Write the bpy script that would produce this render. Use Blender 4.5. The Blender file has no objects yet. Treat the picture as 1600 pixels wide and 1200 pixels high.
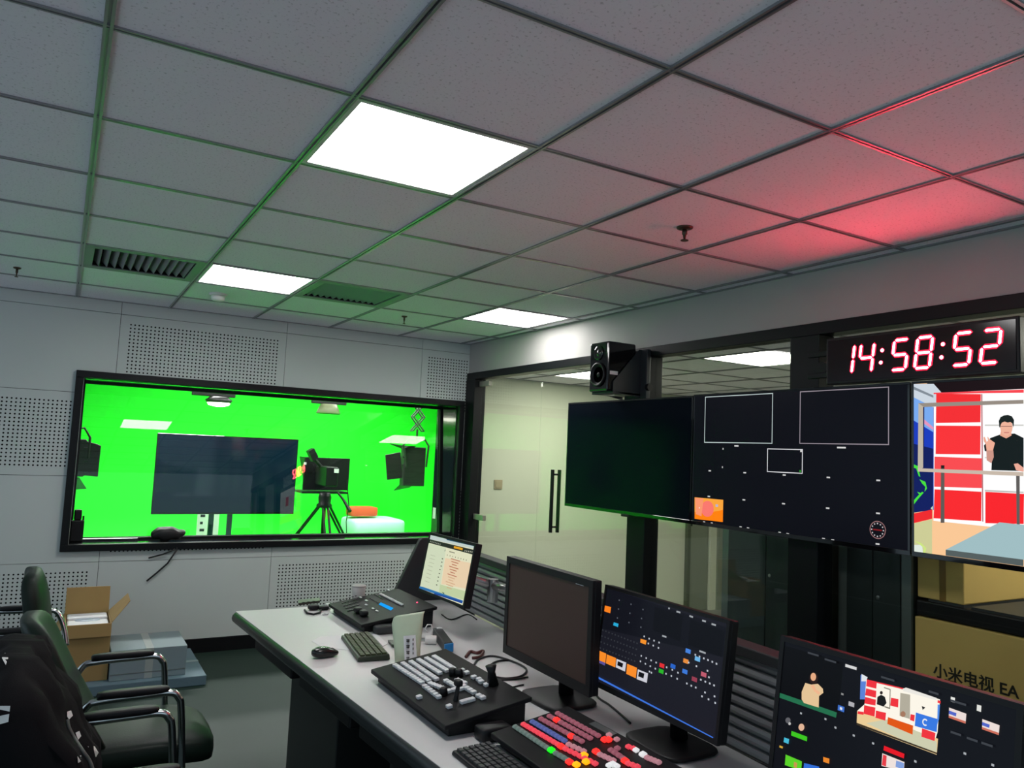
import bpy, bmesh, math, random
from mathutils import Vector, Matrix
random.seed(7)
scene = bpy.context.scene
COL = scene.collection
H = 2.52            # ceiling height of the control room

# ------------------------------------------------------------------ camera
FPX = 1200.44
CAM = Vector((-0.01607228, -1.38366519, H - 0.95581377))
RX = Vector((0.86180578, -0.50530655, 0.04422768))
RD = Vector((0.08311012, 0.05465284, -0.99504059))
RF = Vector((0.50038336, 0.8612075, 0.08909622))
cam_d = bpy.data.cameras.new('camera')
cam_d.sensor_width = 36.0
cam_d.lens = 36.0 * FPX / 1600.0
cam_d.clip_start = 0.02
cam = bpy.data.objects.new('camera', cam_d)
COL.objects.link(cam)
cam.matrix_world = Matrix(((RX.x, -RD.x, -RF.x, CAM.x), (RX.y, -RD.y, -RF.y, CAM.y),
                           (RX.z, -RD.z, -RF.z, CAM.z), (0, 0, 0, 1)))
scene.camera = cam
# ------------------------------------------------------------------ world, exposure
w = bpy.data.worlds.new('world'); scene.world = w; w.use_nodes = True
w.node_tree.nodes['Background'].inputs[0].default_value = (0.66, 0.86, 1.0, 1)
w.node_tree.nodes['Background'].inputs[1].default_value = 0.68  # uniform ambient light, added to lift the dim ceiling
vs = scene.view_settings
vs.view_transform = 'Standard'; vs.look = 'None'; vs.exposure = 0.0; vs.gamma = 1.0
vs.use_curve_mapping = False
L_ROOM, L_STUDIO, L_CORR, L_CLOCK = 15.0, 60.0, 21.0, 150.0


def ray(u, v):
    return RX * ((u - 800) / FPX) + RD * ((v - 600) / FPX) + RF


def on(u, v, ax, val):
    d = ray(u, v)
    return CAM + d * ((val - CAM[ax]) / d[ax])


# ------------------------------------------------------------------ colours and materials
def lin(c):
    c /= 255.0
    return c / 12.92 if c <= 0.04045 else ((c + 0.055) / 1.055) ** 2.4


def S(r, g, b):
    return (lin(r), lin(g), lin(b), 1.0)


MATS = {}


def mat(name, col, rough=0.5, metal=0.0, var=0.0, vscale=20.0, bump=0.0, bscale=200.0, emit=None, estr=1.0, coat=0.0, spec=0.5):
    if name in MATS:
        return MATS[name]
    m = bpy.data.materials.new(name); m.use_nodes = True
    nt = m.node_tree; b = nt.nodes['Principled BSDF']
    col = tuple(col) if len(col) == 4 else tuple(col) + (1,)
    b.inputs['Base Color'].default_value = col
    b.inputs['Roughness'].default_value = rough
    b.inputs['Metallic'].default_value = metal
    b.inputs['Coat Weight'].default_value = coat
    b.inputs['Specular IOR Level'].default_value = spec
    tc = nt.nodes.new('ShaderNodeTexCoord')
    if var > 0:
        n = nt.nodes.new('ShaderNodeTexNoise'); n.inputs['Scale'].default_value = vscale; n.inputs['Detail'].default_value = 4
        r = nt.nodes.new('ShaderNodeMapRange')
        r.inputs['To Min'].default_value = 1 - var; r.inputs['To Max'].default_value = 1 + var
        mx = nt.nodes.new('ShaderNodeMix'); mx.data_type = 'RGBA'; mx.blend_type = 'MULTIPLY'
        mx.inputs['Factor'].default_value = 1.0
        mx.inputs['A'].default_value = col
        nt.links.new(tc.outputs['Object'], n.inputs['Vector'])
        nt.links.new(n.outputs['Fac'], r.inputs['Value'])
        nt.links.new(r.outputs['Result'], mx.inputs['B'])
        nt.links.new(mx.outputs['Result'], b.inputs['Base Color'])
    if bump > 0:
        n = nt.nodes.new('ShaderNodeTexNoise'); n.inputs['Scale'].default_value = bscale; n.inputs['Detail'].default_value = 3
        bp = nt.nodes.new('ShaderNodeBump'); bp.inputs['Strength'].default_value = bump; bp.inputs['Distance'].default_value = 0.002
        nt.links.new(tc.outputs['Object'], n.inputs['Vector'])
        nt.links.new(n.outputs['Fac'], bp.inputs['Height'])
        nt.links.new(bp.outputs['Normal'], b.inputs['Normal'])
    if emit is not None:
        b.inputs['Emission Color'].default_value = tuple(emit)[:3] + (1,)
        b.inputs['Emission Strength'].default_value = estr
    MATS[name] = m
    return m


def speckled(name, base, dark, rough=0.85):
    """mineral-fibre ceiling tile: fine dark pits"""
    m = mat(name, base, rough)
    nt = m.node_tree; b = nt.nodes['Principled BSDF']
    tc = nt.nodes.new('ShaderNodeTexCoord'); n = nt.nodes.new('ShaderNodeTexNoise')
    n.inputs['Scale'].default_value = 110; n.inputs['Detail'].default_value = 2
    r = nt.nodes.new('ShaderNodeValToRGB')
    r.color_ramp.elements[0].position = 0.30; r.color_ramp.elements[0].color = tuple(dark)[:3] + (1,)
    r.color_ramp.elements[1].position = 0.40; r.color_ramp.elements[1].color = tuple(base)[:3] + (1,)
    nt.links.new(tc.outputs['Object'], n.inputs['Vector']); nt.links.new(n.outputs['Fac'], r.inputs['Fac'])
    nt.links.new(r.outputs['Color'], b.inputs['Base Color'])
    return m


def glass(name, tint=(1, 1, 1), f0=0.04, rough=0.0):
    if name in MATS:
        return MATS[name]
    m = bpy.data.materials.new(name); m.use_nodes = True
    nt = m.node_tree; nt.nodes.clear()
    out = nt.nodes.new('ShaderNodeOutputMaterial'); mix = nt.nodes.new('ShaderNodeMixShader')
    t = nt.nodes.new('ShaderNodeBsdfTransparent'); t.inputs[0].default_value = tuple(tint) + (1,)
    g = nt.nodes.new('ShaderNodeBsdfGlossy'); g.inputs['Roughness'].default_value = rough
    lw = nt.nodes.new('ShaderNodeLayerWeight'); lw.inputs['Blend'].default_value = 0.5
    p = nt.nodes.new('ShaderNodeMath'); p.operation = 'POWER'; p.inputs[1].default_value = 5
    ma = nt.nodes.new('ShaderNodeMath'); ma.operation = 'MULTIPLY_ADD'; ma.inputs[1].default_value = 1 - f0; ma.inputs[2].default_value = f0
    L = nt.links.new
    L(lw.outputs['Facing'], p.inputs[0]); L(p.outputs[0], ma.inputs[0]); L(ma.outputs[0], mix.inputs[0])
    L(t.outputs[0], mix.inputs[1]); L(g.outputs[0], mix.inputs[2]); L(mix.outputs[0], out.inputs[0])
    MATS[name] = m
    return m


def emitter(name, col, s):
    if name in MATS:
        return MATS[name]
    m = bpy.data.materials.new(name); m.use_nodes = True
    nt = m.node_tree; nt.nodes.clear()
    out = nt.nodes.new('ShaderNodeOutputMaterial'); e = nt.nodes.new('ShaderNodeEmission')
    e.inputs[0].default_value = tuple(col)[:3] + (1,); e.inputs[1].default_value = s
    nt.links.new(e.outputs[0], out.inputs[0])
    MATS[name] = m
    return m


def picture_mat(name, s=1.0, gloss=True):
    """lit display: colours come from the picture's own faces"""
    if name in MATS:
        return MATS[name]
    m = bpy.data.materials.new(name); m.use_nodes = True
    nt = m.node_tree; b = nt.nodes['Principled BSDF']
    b.inputs['Base Color'].default_value = (0.004, 0.004, 0.005, 1); b.inputs['Roughness'].default_value = 0.25; b.inputs['Specular IOR Level'].default_value = 0.1
    a = nt.nodes.new('ShaderNodeAttribute'); a.attribute_name = 'Col'
    nt.links.new(a.outputs['Color'], b.inputs['Emission Color']); b.inputs['Emission Strength'].default_value = s
    MATS[name] = m
    return m


M_TILE = speckled('ceiling tile', (0.90, 0.87, 0.94, 1), (0.62, 0.60, 0.65, 1))
M_BAR = mat('ceiling grid metal', (0.30, 0.30, 0.31), 0.28, 0.55)
M_WALL = mat('white acoustic board', (0.57, 0.62, 0.60), 0.65, var=0.03, vscale=3, bump=0.05, bscale=300)
M_PLASTER = mat('off white plaster', (0.42, 0.405, 0.385), 0.8, var=0.04, vscale=4, bump=0.15, bscale=60)
M_FELT = mat('black felt', (0.01, 0.01, 0.01), 1.0, spec=0.1)
M_BLACKF = mat('black powder coated frame', (0.006, 0.007, 0.008), 0.42, var=0.1, vscale=8, spec=0.22)
M_BLACKG = mat('gloss black', (0.004, 0.004, 0.005), 0.08, coat=0.5)
M_BLACKP = mat('black plastic', (0.008, 0.008, 0.009), 0.45, bump=0.1, bscale=400, spec=0.3)
M_DKGREY = mat('dark grey plastic', (0.028, 0.030, 0.032), 0.5, bump=0.1, bscale=400)
M_FLOOR = mat('dark grey vinyl floor', (0.018, 0.036, 0.028), 0.55, var=0.10, vscale=6, bump=0.1, bscale=120, spec=0.25)
M_GLASS = glass('clear glass', (0.97, 0.99, 0.97))
M_GLASS_S = glass('studio window glass', (0.97, 0.99, 0.97), 0.035)
M_GREEN = mat('chroma green paint', (0.012, 0.80, 0.020), 0.8, var=0.02, vscale=2)
M_DESK = mat('pale grey laminate', (0.64, 0.63, 0.625), 0.42, var=0.02, vscale=40)
M_EDGE = mat('dark desk edging', (0.030, 0.034, 0.034), 0.35)
M_LEATHER = mat('black green leather', (0.008, 0.017, 0.012), 0.45, spec=0.22, var=0.1, vscale=30, bump=0.25, bscale=250)
M_CHROME = mat('chrome tube', (0.62, 0.62, 0.62), 0.16, 1.0)
M_CARD = mat('brown cardboard', (0.34, 0.22, 0.08), 0.85, var=0.08, vscale=9, bump=0.15, bscale=90)
M_CARD2 = mat('golden cardboard', (0.74, 0.50, 0.16), 0.8, var=0.08, vscale=6, bump=0.15, bscale=90)
M_WHITE = mat('white plastic', (0.75, 0.75, 0.73), 0.4)
M_PAPER = mat('white paper', (0.80, 0.80, 0.80), 0.8)
M_ALU = mat('brushed aluminium', (0.45, 0.45, 0.44), 0.3, 0.9)
M_SLAT = mat('dark grey anodised slat', (0.30, 0.31, 0.32), 0.33, 0.3, var=0.06, vscale=4)
M_KEYW = mat('grey white key', (0.75, 0.75, 0.76), 0.45)
M_RUBBER = mat('black rubber cable', (0.008, 0.008, 0.008), 0.5)
M_PICT = picture_mat('display picture')


# ------------------------------------------------------------------ mesh builder
class MB:
    def __init__(s):
        s.v = []; s.f = []; s.mi = []; s.cols = []

    def add(s, vs, fs, mi=0, col=None):
        o = len(s.v); s.v += [tuple(p) for p in vs]
        for f in fs:
            s.f.append([o + i for i in f]); s.mi.append(mi); s.cols.append(col)
        return s

    def box(s, x0, x1, y0, y1, z0, z1, mi=0):
        vs = [(x, y, z) for z in (z0, z1) for y in (y0, y1) for x in (x0, x1)]
        return s.add(vs, [(0, 2, 3, 1), (4, 5, 7, 6), (0, 1, 5, 4), (2, 6, 7, 3), (0, 4, 6, 2), (1, 3, 7, 5)], mi)

    def hexa(s, b, t, mi=0):
        """b, t: 4 bottom and 4 top corners (same winding)"""
        return s.add(list(b) + list(t), [(3, 2, 1, 0), (4, 5, 6, 7), (0, 1, 5, 4), (1, 2, 6, 5), (2, 3, 7, 6), (3, 0, 4, 7)], mi)

    def prism(s, poly, d, mi=0):
        """poly: 3D points; d: extrusion vector"""
        n = len(poly); d = Vector(d)
        vs = [Vector(p) for p in poly] + [Vector(p) + d for p in poly]
        return s.add(vs, [tuple(range(n))[::-1], tuple(range(n, 2 * n))] + [(i, (i + 1) % n, n + (i + 1) % n, n + i) for i in range(n)], mi)

    def cyl(s, p0, p1, r0, r1=None, n=16, mi=0):
        r1 = r0 if r1 is None else r1
        return s.tube([p0, p1], [r0, r1], n, mi)

    def tube(s, path, r, n=8, mi=0, closed=False):
        P = [Vector(p) for p in path]; N = len(P)
        rs = r if isinstance(r, (list, tuple)) else [r] * N
        T = []
        for i in range(N):
            if closed:
                t = P[(i + 1) % N] - P[i - 1]
            else:
                t = P[min(i + 1, N - 1)] - P[max(i - 1, 0)]
            T.append(t.normalized())
        a = Vector((0, 0, 1)) if abs(T[0].z) < 0.9 else Vector((1, 0, 0))
        u = T[0].cross(a).normalized()
        vs = []
        for i in range(N):
            u = (u - T[i] * u.dot(T[i]))
            if u.length < 1e-6:
                u = T[i].orthogonal()
            u.normalize(); w_ = T[i].cross(u)
            for k in range(n):
                an = 2 * math.pi * k / n
                vs.append(P[i] + (u * math.cos(an) + w_ * math.sin(an)) * rs[i])
        fs = []
        for i in range(N if closed else N - 1):
            j = (i + 1) % N
            for k in range(n):
                k2 = (k + 1) % n
                fs.append((i * n + k, i * n + k2, j * n + k2, j * n + k))
        if not closed:
            fs.append(tuple(range(n))[::-1]); fs.append(tuple(range((N - 1) * n, N * n)))
        return s.add(vs, fs, mi)

    def lathe(s, prof, c=(0, 0, 0), axis=(0, 0, 1), n=20, mi=0):
        """prof: (r, h) pairs along axis"""
        ax = Vector(axis).normalized(); u = ax.orthogonal().normalized(); w_ = ax.cross(u); c = Vector(c)
        vs = []; fs = []
        for r, h in prof:
            for k in range(n):
                an = 2 * math.pi * k / n
                vs.append(c + ax * h + (u * math.cos(an) + w_ * math.sin(an)) * max(r, 1e-5))
        for i in range(len(prof) - 1):
            for k in range(n):
                k2 = (k + 1) % n
                fs.append((i * n + k, i * n + k2, (i + 1) * n + k2, (i + 1) * n + k))
        fs.append(tuple(range(n))[::-1]); fs.append(tuple(range((len(prof) - 1) * n, len(prof) * n)))
        return s.add(vs, fs, mi)

    def pad(s, c, size, e=0.35, nu=20, nv=12, fn=None, mi=0):
        """superellipsoid cushion: c centre, size full extents, fn optional warp of local coords"""
        def sp(x, p):
            return math.copysign(abs(x) ** p, x)
        vs = []; fs = []
        for i in range(nv + 1):
            ph = -math.pi / 2 + math.pi * i / nv
            for k in range(nu):
                th = 2 * math.pi * k / nu
                p = Vector((sp(math.cos(ph), e) * sp(math.cos(th), e) * size[0] / 2,
                            sp(math.cos(ph), e) * sp(math.sin(th), e) * size[1] / 2,
                            sp(math.sin(ph), e) * size[2] / 2))
                if fn:
                    p = Vector(fn(p))
                vs.append(p + Vector(c))
        for i in range(nv):
            for k in range(nu):
                k2 = (k + 1) % nu
                fs.append((i * nu + k, i * nu + k2, (i + 1) * nu + k2, (i + 1) * nu + k))
        return s.add(vs, fs, mi)

    def build(s, name, mats, parent=None, bevel=0.0, smooth=False, world=True, seg=2):
        me = bpy.data.meshes.new(name)
        off = Vector((0, 0, 0))
        vs = s.v
        if parent is not None and world:
            inv = parent.matrix_basis.inverted() if parent.parent is None else (parent.parent.matrix_basis @ parent.matrix_basis).inverted()
            vs = [inv @ Vector(p) for p in s.v]
        bm = bmesh.new()
        bv = [bm.verts.new(p) for p in vs]
        cl = bm.loops.layers.float_color.new('Col') if any(c is not None for c in s.cols) else None
        for f, m, c in zip(s.f, s.mi, s.cols):
            try:
                fc = bm.faces.new([bv[i] for i in f])
            except ValueError:
                continue
            fc.material_index = m; fc.smooth = smooth
            if cl is not None and c is not None:
                for lp in fc.loops:
                    lp[cl] = c
        if cl is None:
            if smooth:
                bmesh.ops.remove_doubles(bm, verts=bm.verts, dist=1e-5)
            bmesh.ops.recalc_face_normals(bm, faces=bm.faces)
        if bevel > 0:
            es = [e for e in bm.edges if len(e.link_faces) == 2 and e.calc_face_angle(0) > 0.6]
            bmesh.ops.bevel(bm, geom=es, offset=bevel, segments=seg, profile=0.5, affect='EDGES', clamp_overlap=True)
        bm.to_mesh(me); bm.free()
        for m in (mats if isinstance(mats, (list, tuple)) else [mats]):
            me.materials.append(m)
        o = bpy.data.objects.new(name, me); COL.objects.link(o)
        if parent is not None:
            o.parent = parent
        return o


def Bx(*a):
    return MB().box(*a)


def tag(o, label, cat, group=None, kind=None):
    o['label'] = label; o['category'] = cat
    if group: o['group'] = group
    if kind: o['kind'] = kind
    return o


def thing(name, label, cat, loc=(0, 0, 0), rz=0.0, group=None, kind=None):
    o = bpy.data.objects.new(name, None); COL.objects.link(o)
    o.empty_display_size = 0.1
    o.matrix_basis = Matrix.Translation(Vector(loc)) @ Matrix.Rotation(rz, 4, 'Z')
    return tag(o, label, cat, group, kind)


def share(src, parent, loc=(0, 0, 0), name=None):
    o = src.copy(); COL.objects.link(o); o.parent = parent; o.location = loc
    return o


def copy_tree(o, parent=None, loc=None, label=None):
    c = o.copy(); COL.objects.link(c); c.parent = parent
    if loc is not None: c.location = loc
    if label: c['label'] = label
    for ch in list(o.children):
        copy_tree(ch, c)
    return c


# ================================================================== THE ROOM SHELL
XL, YR = -2.4, -3.2            # left and rear limits of the room, no walls built there
YB, XR = 4.755, 3.10           # studio-window wall, glass-partition wall

fl = Bx(XL - .1, XR + .06, YR - .1, YB + .02, -.06, 0).build('floor', M_FLOOR)
tag(fl, 'dark grey vinyl floor of the control room', 'floor', kind='structure')


def make_ceiling(name, label, x0, x1, y0, y1, z, ox, oy, skip, step=0.6):
    root = Bx(x0, x1, y0, y1, z + .06, z + .10).build(name, M_DKGREY)
    tag(root, label, 'ceiling', kind='structure')
    src = {}

    def lines(a, b, o):
        k0 = math.ceil((a - o) / step + 1e-6)
        r = [a]
        k = k0
        while o + k * step < b - 1e-6:
            if o + k * step > a + 1e-6: r.append(o + k * step)
            k += 1
        return r + [b]
    xs, ys = lines(x0, x1, ox), lines(y0, y1, oy)
    for i in range(len(xs) - 1):
        for j in range(len(ys) - 1):
            cx, cy = (xs[i] + xs[i + 1]) / 2, (ys[j] + ys[j + 1]) / 2
            if any(abs(cx - sx) < .2 and abs(cy - sy) < .2 for sx, sy in skip):
                continue
            a, b = xs[i + 1] - xs[i] - .006, ys[j + 1] - ys[j] - .006
            k = (round(a, 3), round(b, 3))
            if k not in src:
                o = Bx(-a / 2, a / 2, -b / 2, b / 2, 0, .015).build('ceiling_tile', M_TILE, root, bevel=.0015, seg=1, world=False)
                o.location = (cx, cy, z); src[k] = o
            else:
                share(src[k], root, (cx, cy, z))
    prof = [(-.011, .001), (-.011, -.007), (-.0035, -.007), (-.0035, .0005), (.0035, .0005), (.0035, -.007), (.011, -.007), (.011, .001)]
    first = None
    for x in xs[1:-1]:
        if first is None:
            first = MB().prism([(px_, 0, pz) for px_, pz in prof], (0, y1 - y0, 0)).build('grid_bar', M_BAR, root, world=False)
            first.location = (x, y0, z)
        else:
            share(first, root, (x, y0, z))
    first = None
    for y in ys[1:-1]:
        if first is None:
            first = MB().prism([(0, px_ * .85, pz * .8) for px_, pz in prof], (x1 - x0, 0, 0)).build('grid_bar', M_BAR, root, world=False)
            first.location = (x0, y, z)
        else:
            share(first, root, (x0, y, z))
    # perimeter angle
    e = .018
    MB().box(x0, x0 + e, y0, y1, z - .006, z).box(x1 - e, x1, y0, y1, z - .006, z).box(x0, x1, y0, y0 + e, z - .0055, z).box(x0, x1, y1 - e, y1, z - .0055, z).build('edge_trim', M_BAR, root)
    return root


LIGHTS = [(.9, .9), (.9, 3.3), (2.7, 3.3)]
VENTS = [(.3, 3.3), (1.5, 3.3)]
ceil = make_ceiling('ceiling', 'suspended ceiling of grey square tiles in a metal grid', XL, XR, YR, YB, H, 0, 0, LIGHTS + VENTS)

# --- back wall with acoustic panels and the studio window
WX0, WX1, WZ0, WZ1 = .09, 3.01, .80, 1.955     # glazed opening
WD = 5.17                                        # studio-side face of the wall
wb = MB()
for x0, x1, z0, z1 in ((XL, WX0, 0, H + .1), (WX1, XR + .1, 0, H + .1), (WX0, WX1, 0, WZ0), (WX0, WX1, WZ1, H + .1)):
    wb.box(x0, x1, YB + .03, WD, z0, z1)
wall_back = wb.build('wall_back', M_FELT)
tag(wall_back, 'white acoustic panel wall around the studio window', 'wall', kind='structure')
XS = [XL, -.895, .285, 1.465, 2.635, XR]
ZS = [.10, .68, 1.27, 1.85, 2.43, H]
PERF = {(1, 0), (1, 2), (2, 1), (2, 3), (3, 0), (4, 1), (4, 3)}


def cutrect(x0, x1, z0, z1):
    """the panel's parts outside the window opening"""
    a0, a1, b0, b1 = WX0, WX1, WZ0, WZ1
    if x1 <= a0 or x0 >= a1 or z1 <= b0 or z0 >= b1:
        return [(x0, x1, z0, z1)]
    r = []
    if z0 < b0: r.append((x0, x1, z0, b0))
    if z1 > b1: r.append((x0, x1, b1, z1))
    zz0, zz1 = max(z0, b0), min(z1, b1)
    if x0 < a0: r.append((x0, a0, zz0, zz1))
    if x1 > a1: r.append((a1, x1, zz0, zz1))
    return r


def perf_panel(x0, x1, z0, z1, hx0, hx1, hz0, hz1, pitch=.0268, r=.0062):
    m = MB()
    nx, nz = max(1, int(round((hx1 - hx0) / pitch))), max(1, int(round((hz1 - hz0) / pitch)))
    px_, pz = (hx1 - hx0) / nx, (hz1 - hz0) / nz
    y = YB; yb = YB + .012
    idx = {}

    def q(a, b, c, d):
        m.add([(a, y, c), (b, y, c), (b, y, d), (a, y, d)], [(0, 1, 2, 3)])
    for a, b, c, d in ((x0, hx0, z0, z1), (hx1, x1, z0, z1), (hx0, hx1, z0, hz0), (hx0, hx1, hz1, z1)):
        if b - a > 1e-4 and d - c > 1e-4: q(a, b, c, d)
    sq = [(-1, -1), (0, -1), (1, -1), (1, 0), (1, 1), (0, 1), (-1, 1), (-1, 0)]
    for i in range(nx):
        for k in range(nz):
            cx, cz = hx0 + (i + .5) * px_, hz0 + (k + .5) * pz
            vs = [(cx + a * px_ / 2, y, cz + b * pz / 2) for a, b in sq]
            vs += [(cx + r * math.cos(t), y, cz + r * math.sin(t)) for t in [math.pi * (5 / 4 + n / 4) for n in range(8)]]
            m.add(vs, [(n, (n + 1) % 8, 8 + (n + 1) % 8, 8 + n) for n in range(8)])
    # board edges
    m.add([(x0, y, z0), (x1, y, z0), (x1, y, z1), (x0, y, z1), (x0, yb, z0), (x1, yb, z0), (x1, yb, z1), (x0, yb, z1)],
          [(0, 4, 5, 1), (1, 5, 6, 2), (2, 6, 7, 3), (3, 7, 4, 0)])
    return m


g = .0016
for i in range(5):
    for k in range(5):
        X0, X1, Z0, Z1 = XS[i] + g, XS[i + 1] - g, ZS[k] + g, ZS[k + 1] - g
        for (a, b, c, d) in cutrect(X0, X1, Z0, Z1):
            if (i, k) in PERF or (i, k) == (0, 0) and False:
                mg = .055
                h0, h1, v0, v1 = max(a, XS[i] + mg if i != 0 else a), min(b, XS[i + 1] - mg), max(c, ZS[k] + mg), min(d, ZS[k + 1] - mg)
                if i == 4: h1 = min(b, XR - .012)
                if h1 - h0 > .02 and v1 - v0 > .02 and not (i == 0 and a < -1.0 and False):
                    perf_panel(a, b, c, d, h0, h1, v0, v1).build('perforated_panel', M_WALL, wall_back)
                    continue
            Bx(a, b, YB, YB + .012, c, d).build('wall_panel', M_WALL, wall_back)
# the leftmost perforated stretch (panel module left of the window)
bb = Bx(XL, XR, YB - .008, YB + .03, 0, .098).build('baseboard_back', M_BLACKF)
tag(bb, 'black skirting board below the acoustic panels', 'baseboard', kind='structure')

# --- window to the studio
win = thing('window_1', 'long black framed window looking into the green studio', 'window', (1.55, YB, .757), kind='structure')
ox0, ox1, oz0, oz1 = .040, 3.058, .757, 2.003
f = .048
fy0, fy1 = YB - .035, YB + .03
for nm, b in (('frame_rail', (ox0, ox1, fy0, fy1, oz0, oz0 + f)), ('frame_rail', (ox0, ox1, fy0, fy1, oz1 - f, oz1)),
              ('frame_stile', (ox0, ox0 + f, fy0, fy1, oz0 + f, oz1 - f)), ('frame_stile', (ox1 - f, ox1, fy0, fy1, oz0 + f, oz1 - f))):
    Bx(*b).build(nm, M_BLACKF, win, bevel=.003)
M_REVEAL = mat('satin black reveal board', (0.006, 0.007, 0.007), 0.12, coat=.3)
Bx(WX0, WX1, YB + .03, WD + .02, WZ0 - .012, WZ0 + .004).build('sill', M_REVEAL, win)
Bx(WX0, WX1, YB + .03, WD + .02, WZ1 - .004, WZ1 + .012).build('head', M_REVEAL, win)
Bx(WX0 - .012, WX0 + .004, YB + .03, WD + .02, WZ0, WZ1).build('reveal', M_REVEAL, win)
Bx(WX1 - .004, WX1 + .012, YB + .03, WD + .02, WZ0, WZ1).build('reveal', M_REVEAL, win)
PT = math.tan(math.radians(5.4))                 # the pane leans away at the top
PY0 = 5.0
py = lambda z: PY0 + (z - WZ0) * PT
MB().hexa([(WX0 + .004, py(WZ0), WZ0 + .004), (WX1 - .004, py(WZ0), WZ0 + .004), (WX1 - .004, py(WZ0) + .010, WZ0 + .004), (WX0 + .004, py(WZ0) + .010, WZ0 + .004)],
          [(WX0 + .004, py(WZ1), WZ1 - .004), (WX1 - .004, py(WZ1), WZ1 - .004), (WX1 - .004, py(WZ1) + .010, WZ1 - .004), (WX0 + .004, py(WZ1) + .010, WZ1 - .004)]).build('pane', M_GLASS_S, win)
t = .016
for z0, y0 in ((WZ0 + .004, py(WZ0)), (WZ1 - .004 - t, py(WZ1))):
    for dy in (-.022, .012):
        Bx(WX0, WX1, y0 + dy, y0 + dy + .02, z0, z0 + t).build('glazing_bead', M_BLACKF, win)
for x0 in (WX0 + .004, WX1 - .004 - t):
    MB().prism([(x0, py(WZ0) - .022, WZ0 + .02), (x0, py(WZ0) - .002, WZ0 + .02), (x0, py(WZ1) - .002, WZ1 - .02), (x0, py(WZ1) - .022, WZ1 - .02)], (t, 0, 0)).build('glazing_bead', M_BLACKF, win)
    MB().prism([(x0, py(WZ0) + .012, WZ0 + .02), (x0, py(WZ0) + .03, WZ0 + .02), (x0, py(WZ1) + .03, WZ1 - .02), (x0, py(WZ1) + .012, WZ1 - .02)], (t, 0, 0)).build('glazing_bead', M_BLACKF, win)
MB().prism([(WX1 - .0045, 5.105, .93), (WX1 - .0045, 5.165, .93), (WX1 - .0045, 5.165, 1.03), (WX1 - .0045, 5.105, 1.03)], (-.001, 0, 0)).build('paper_sticker', M_PAPER, win)

# --- right wall: plaster fascia above a black framed glass partition
HZ0, HZ1 = 2.195, 2.255
wr = Bx(XR, XR + .1, YR, YB + .03, HZ1, H + .1).build('wall_right', M_PLASTER)
tag(wr, 'off white plaster wall with a black framed glass partition below it', 'wall', kind='structure')
Bx(XR - .02, XR + .08, YR, YB, HZ0, HZ1).build('header_rail', M_BLACKF, wr, bevel=.003)
Bx(XR - .01, XR + .07, YR, 4.60, 0, .10).build('bottom_rail', M_BLACKF, wr, bevel=.003)
Bx(XR - .025, XR + .085, 4.585, YB - .002, 0, HZ0).build('jamb', M_BLACKF, wr, bevel=.003)
POSTS = [2.35, 1.115, -.12, -1.355, -2.59]
for y in POSTS:
    Bx(XR - .025, XR + .085, y - .085, y + .085, .10, HZ0).build('mullion', M_BLACKF, wr, bevel=.003)
edges = [2.35] + POSTS[1:] + [YR]
for a, b in zip([2.35, 1.115, -.12, -1.355], [1.115, -.12, -1.355, -2.59]):
    Bx(XR + .025, XR + .037, b + .085, a - .085, .10, HZ0).build('glass_pane', M_GLASS, wr)
Bx(XR + .025, XR + .037, YR, -2.675, .10, HZ0).build('glass_pane', M_GLASS, wr)
# fixed pane next to the jamb
Bx(XR + .025, XR + .037, 3.578, 4.55, .10, HZ0 - .01).build('glass_pane', M_GLASS, wr)
# --- glass door
dr = thing('door_1', 'frameless glass door with black double pull bars', 'door', (XR, 3.0, 0.11), kind='structure')
Bx(XR + .025, XR + .037, 2.445, 3.570, .112, HZ0 - .012).build('door_leaf', M_GLASS, dr)
M_BEIGEM = mat('satin patch fitting', (0.42, 0.40, 0.34), 0.35, 0.7)
for z0 in (HZ0 - .065, .98):
    Bx(XR + .015, XR + .047, 4.40, 4.575, z0, z0 + .045).build('patch_fitting', M_BEIGEM, wr, bevel=.002)
hy = on(867, 785, 0, XR + .031).y
for sx in (.001, .061):
    ho = Bx(XR + sx - .009, XR + sx + .009, hy - .012, hy + .012, 1.00, 1.455).build('pull_bar', M_BLACKF, dr, bevel=.002)
    for z in (1.04, 1.42):
        MB().cyl((XR + sx, hy, z), (XR + .031, hy, z), .007, n=10).build('standoff', M_BLACKF, ho, smooth=True)
# left and rear walls left out so the world light fills the room

# ================================================================== CEILING FITTINGS
M_PANEL = emitter('led panel diffuser', (1.0, 0.985, 0.98), L_ROOM)
M_FRAMEW = mat('white lamp frame', (0.6, 0.6, 0.6), 0.35)
LAB = ['square lit ceiling light panel on its own in the nearer part of the ceiling',
       'square lit ceiling light panel between the two louvred vents',
       'square lit ceiling light panel by the glass partition wall']
for (x, y), lb in zip(LIGHTS, LAB):
    t = thing('ceiling_light', lb, 'ceiling light', (x, y, H), group='square ceiling light panels')
    fr = MB(); a, b = .297, .272
    for q in ((-a, a, -a, -b), (-a, a, b, a), (-a, -b, -b, b), (b, a, -b, b)):
        fr.box(q[0] + x, q[1] + x, q[2] + y, q[3] + y, H - .004, H + .012)
    fr.build('frame', M_FRAMEW, t, bevel=.001, seg=1)
    Bx(x - b, x + b, y - b, y + b, H - .001, H + .008).build('diffuser', M_PANEL, t)
M_VENT = mat('grey vent metal', (0.24, 0.25, 0.26), 0.5, 0.2)
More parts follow.
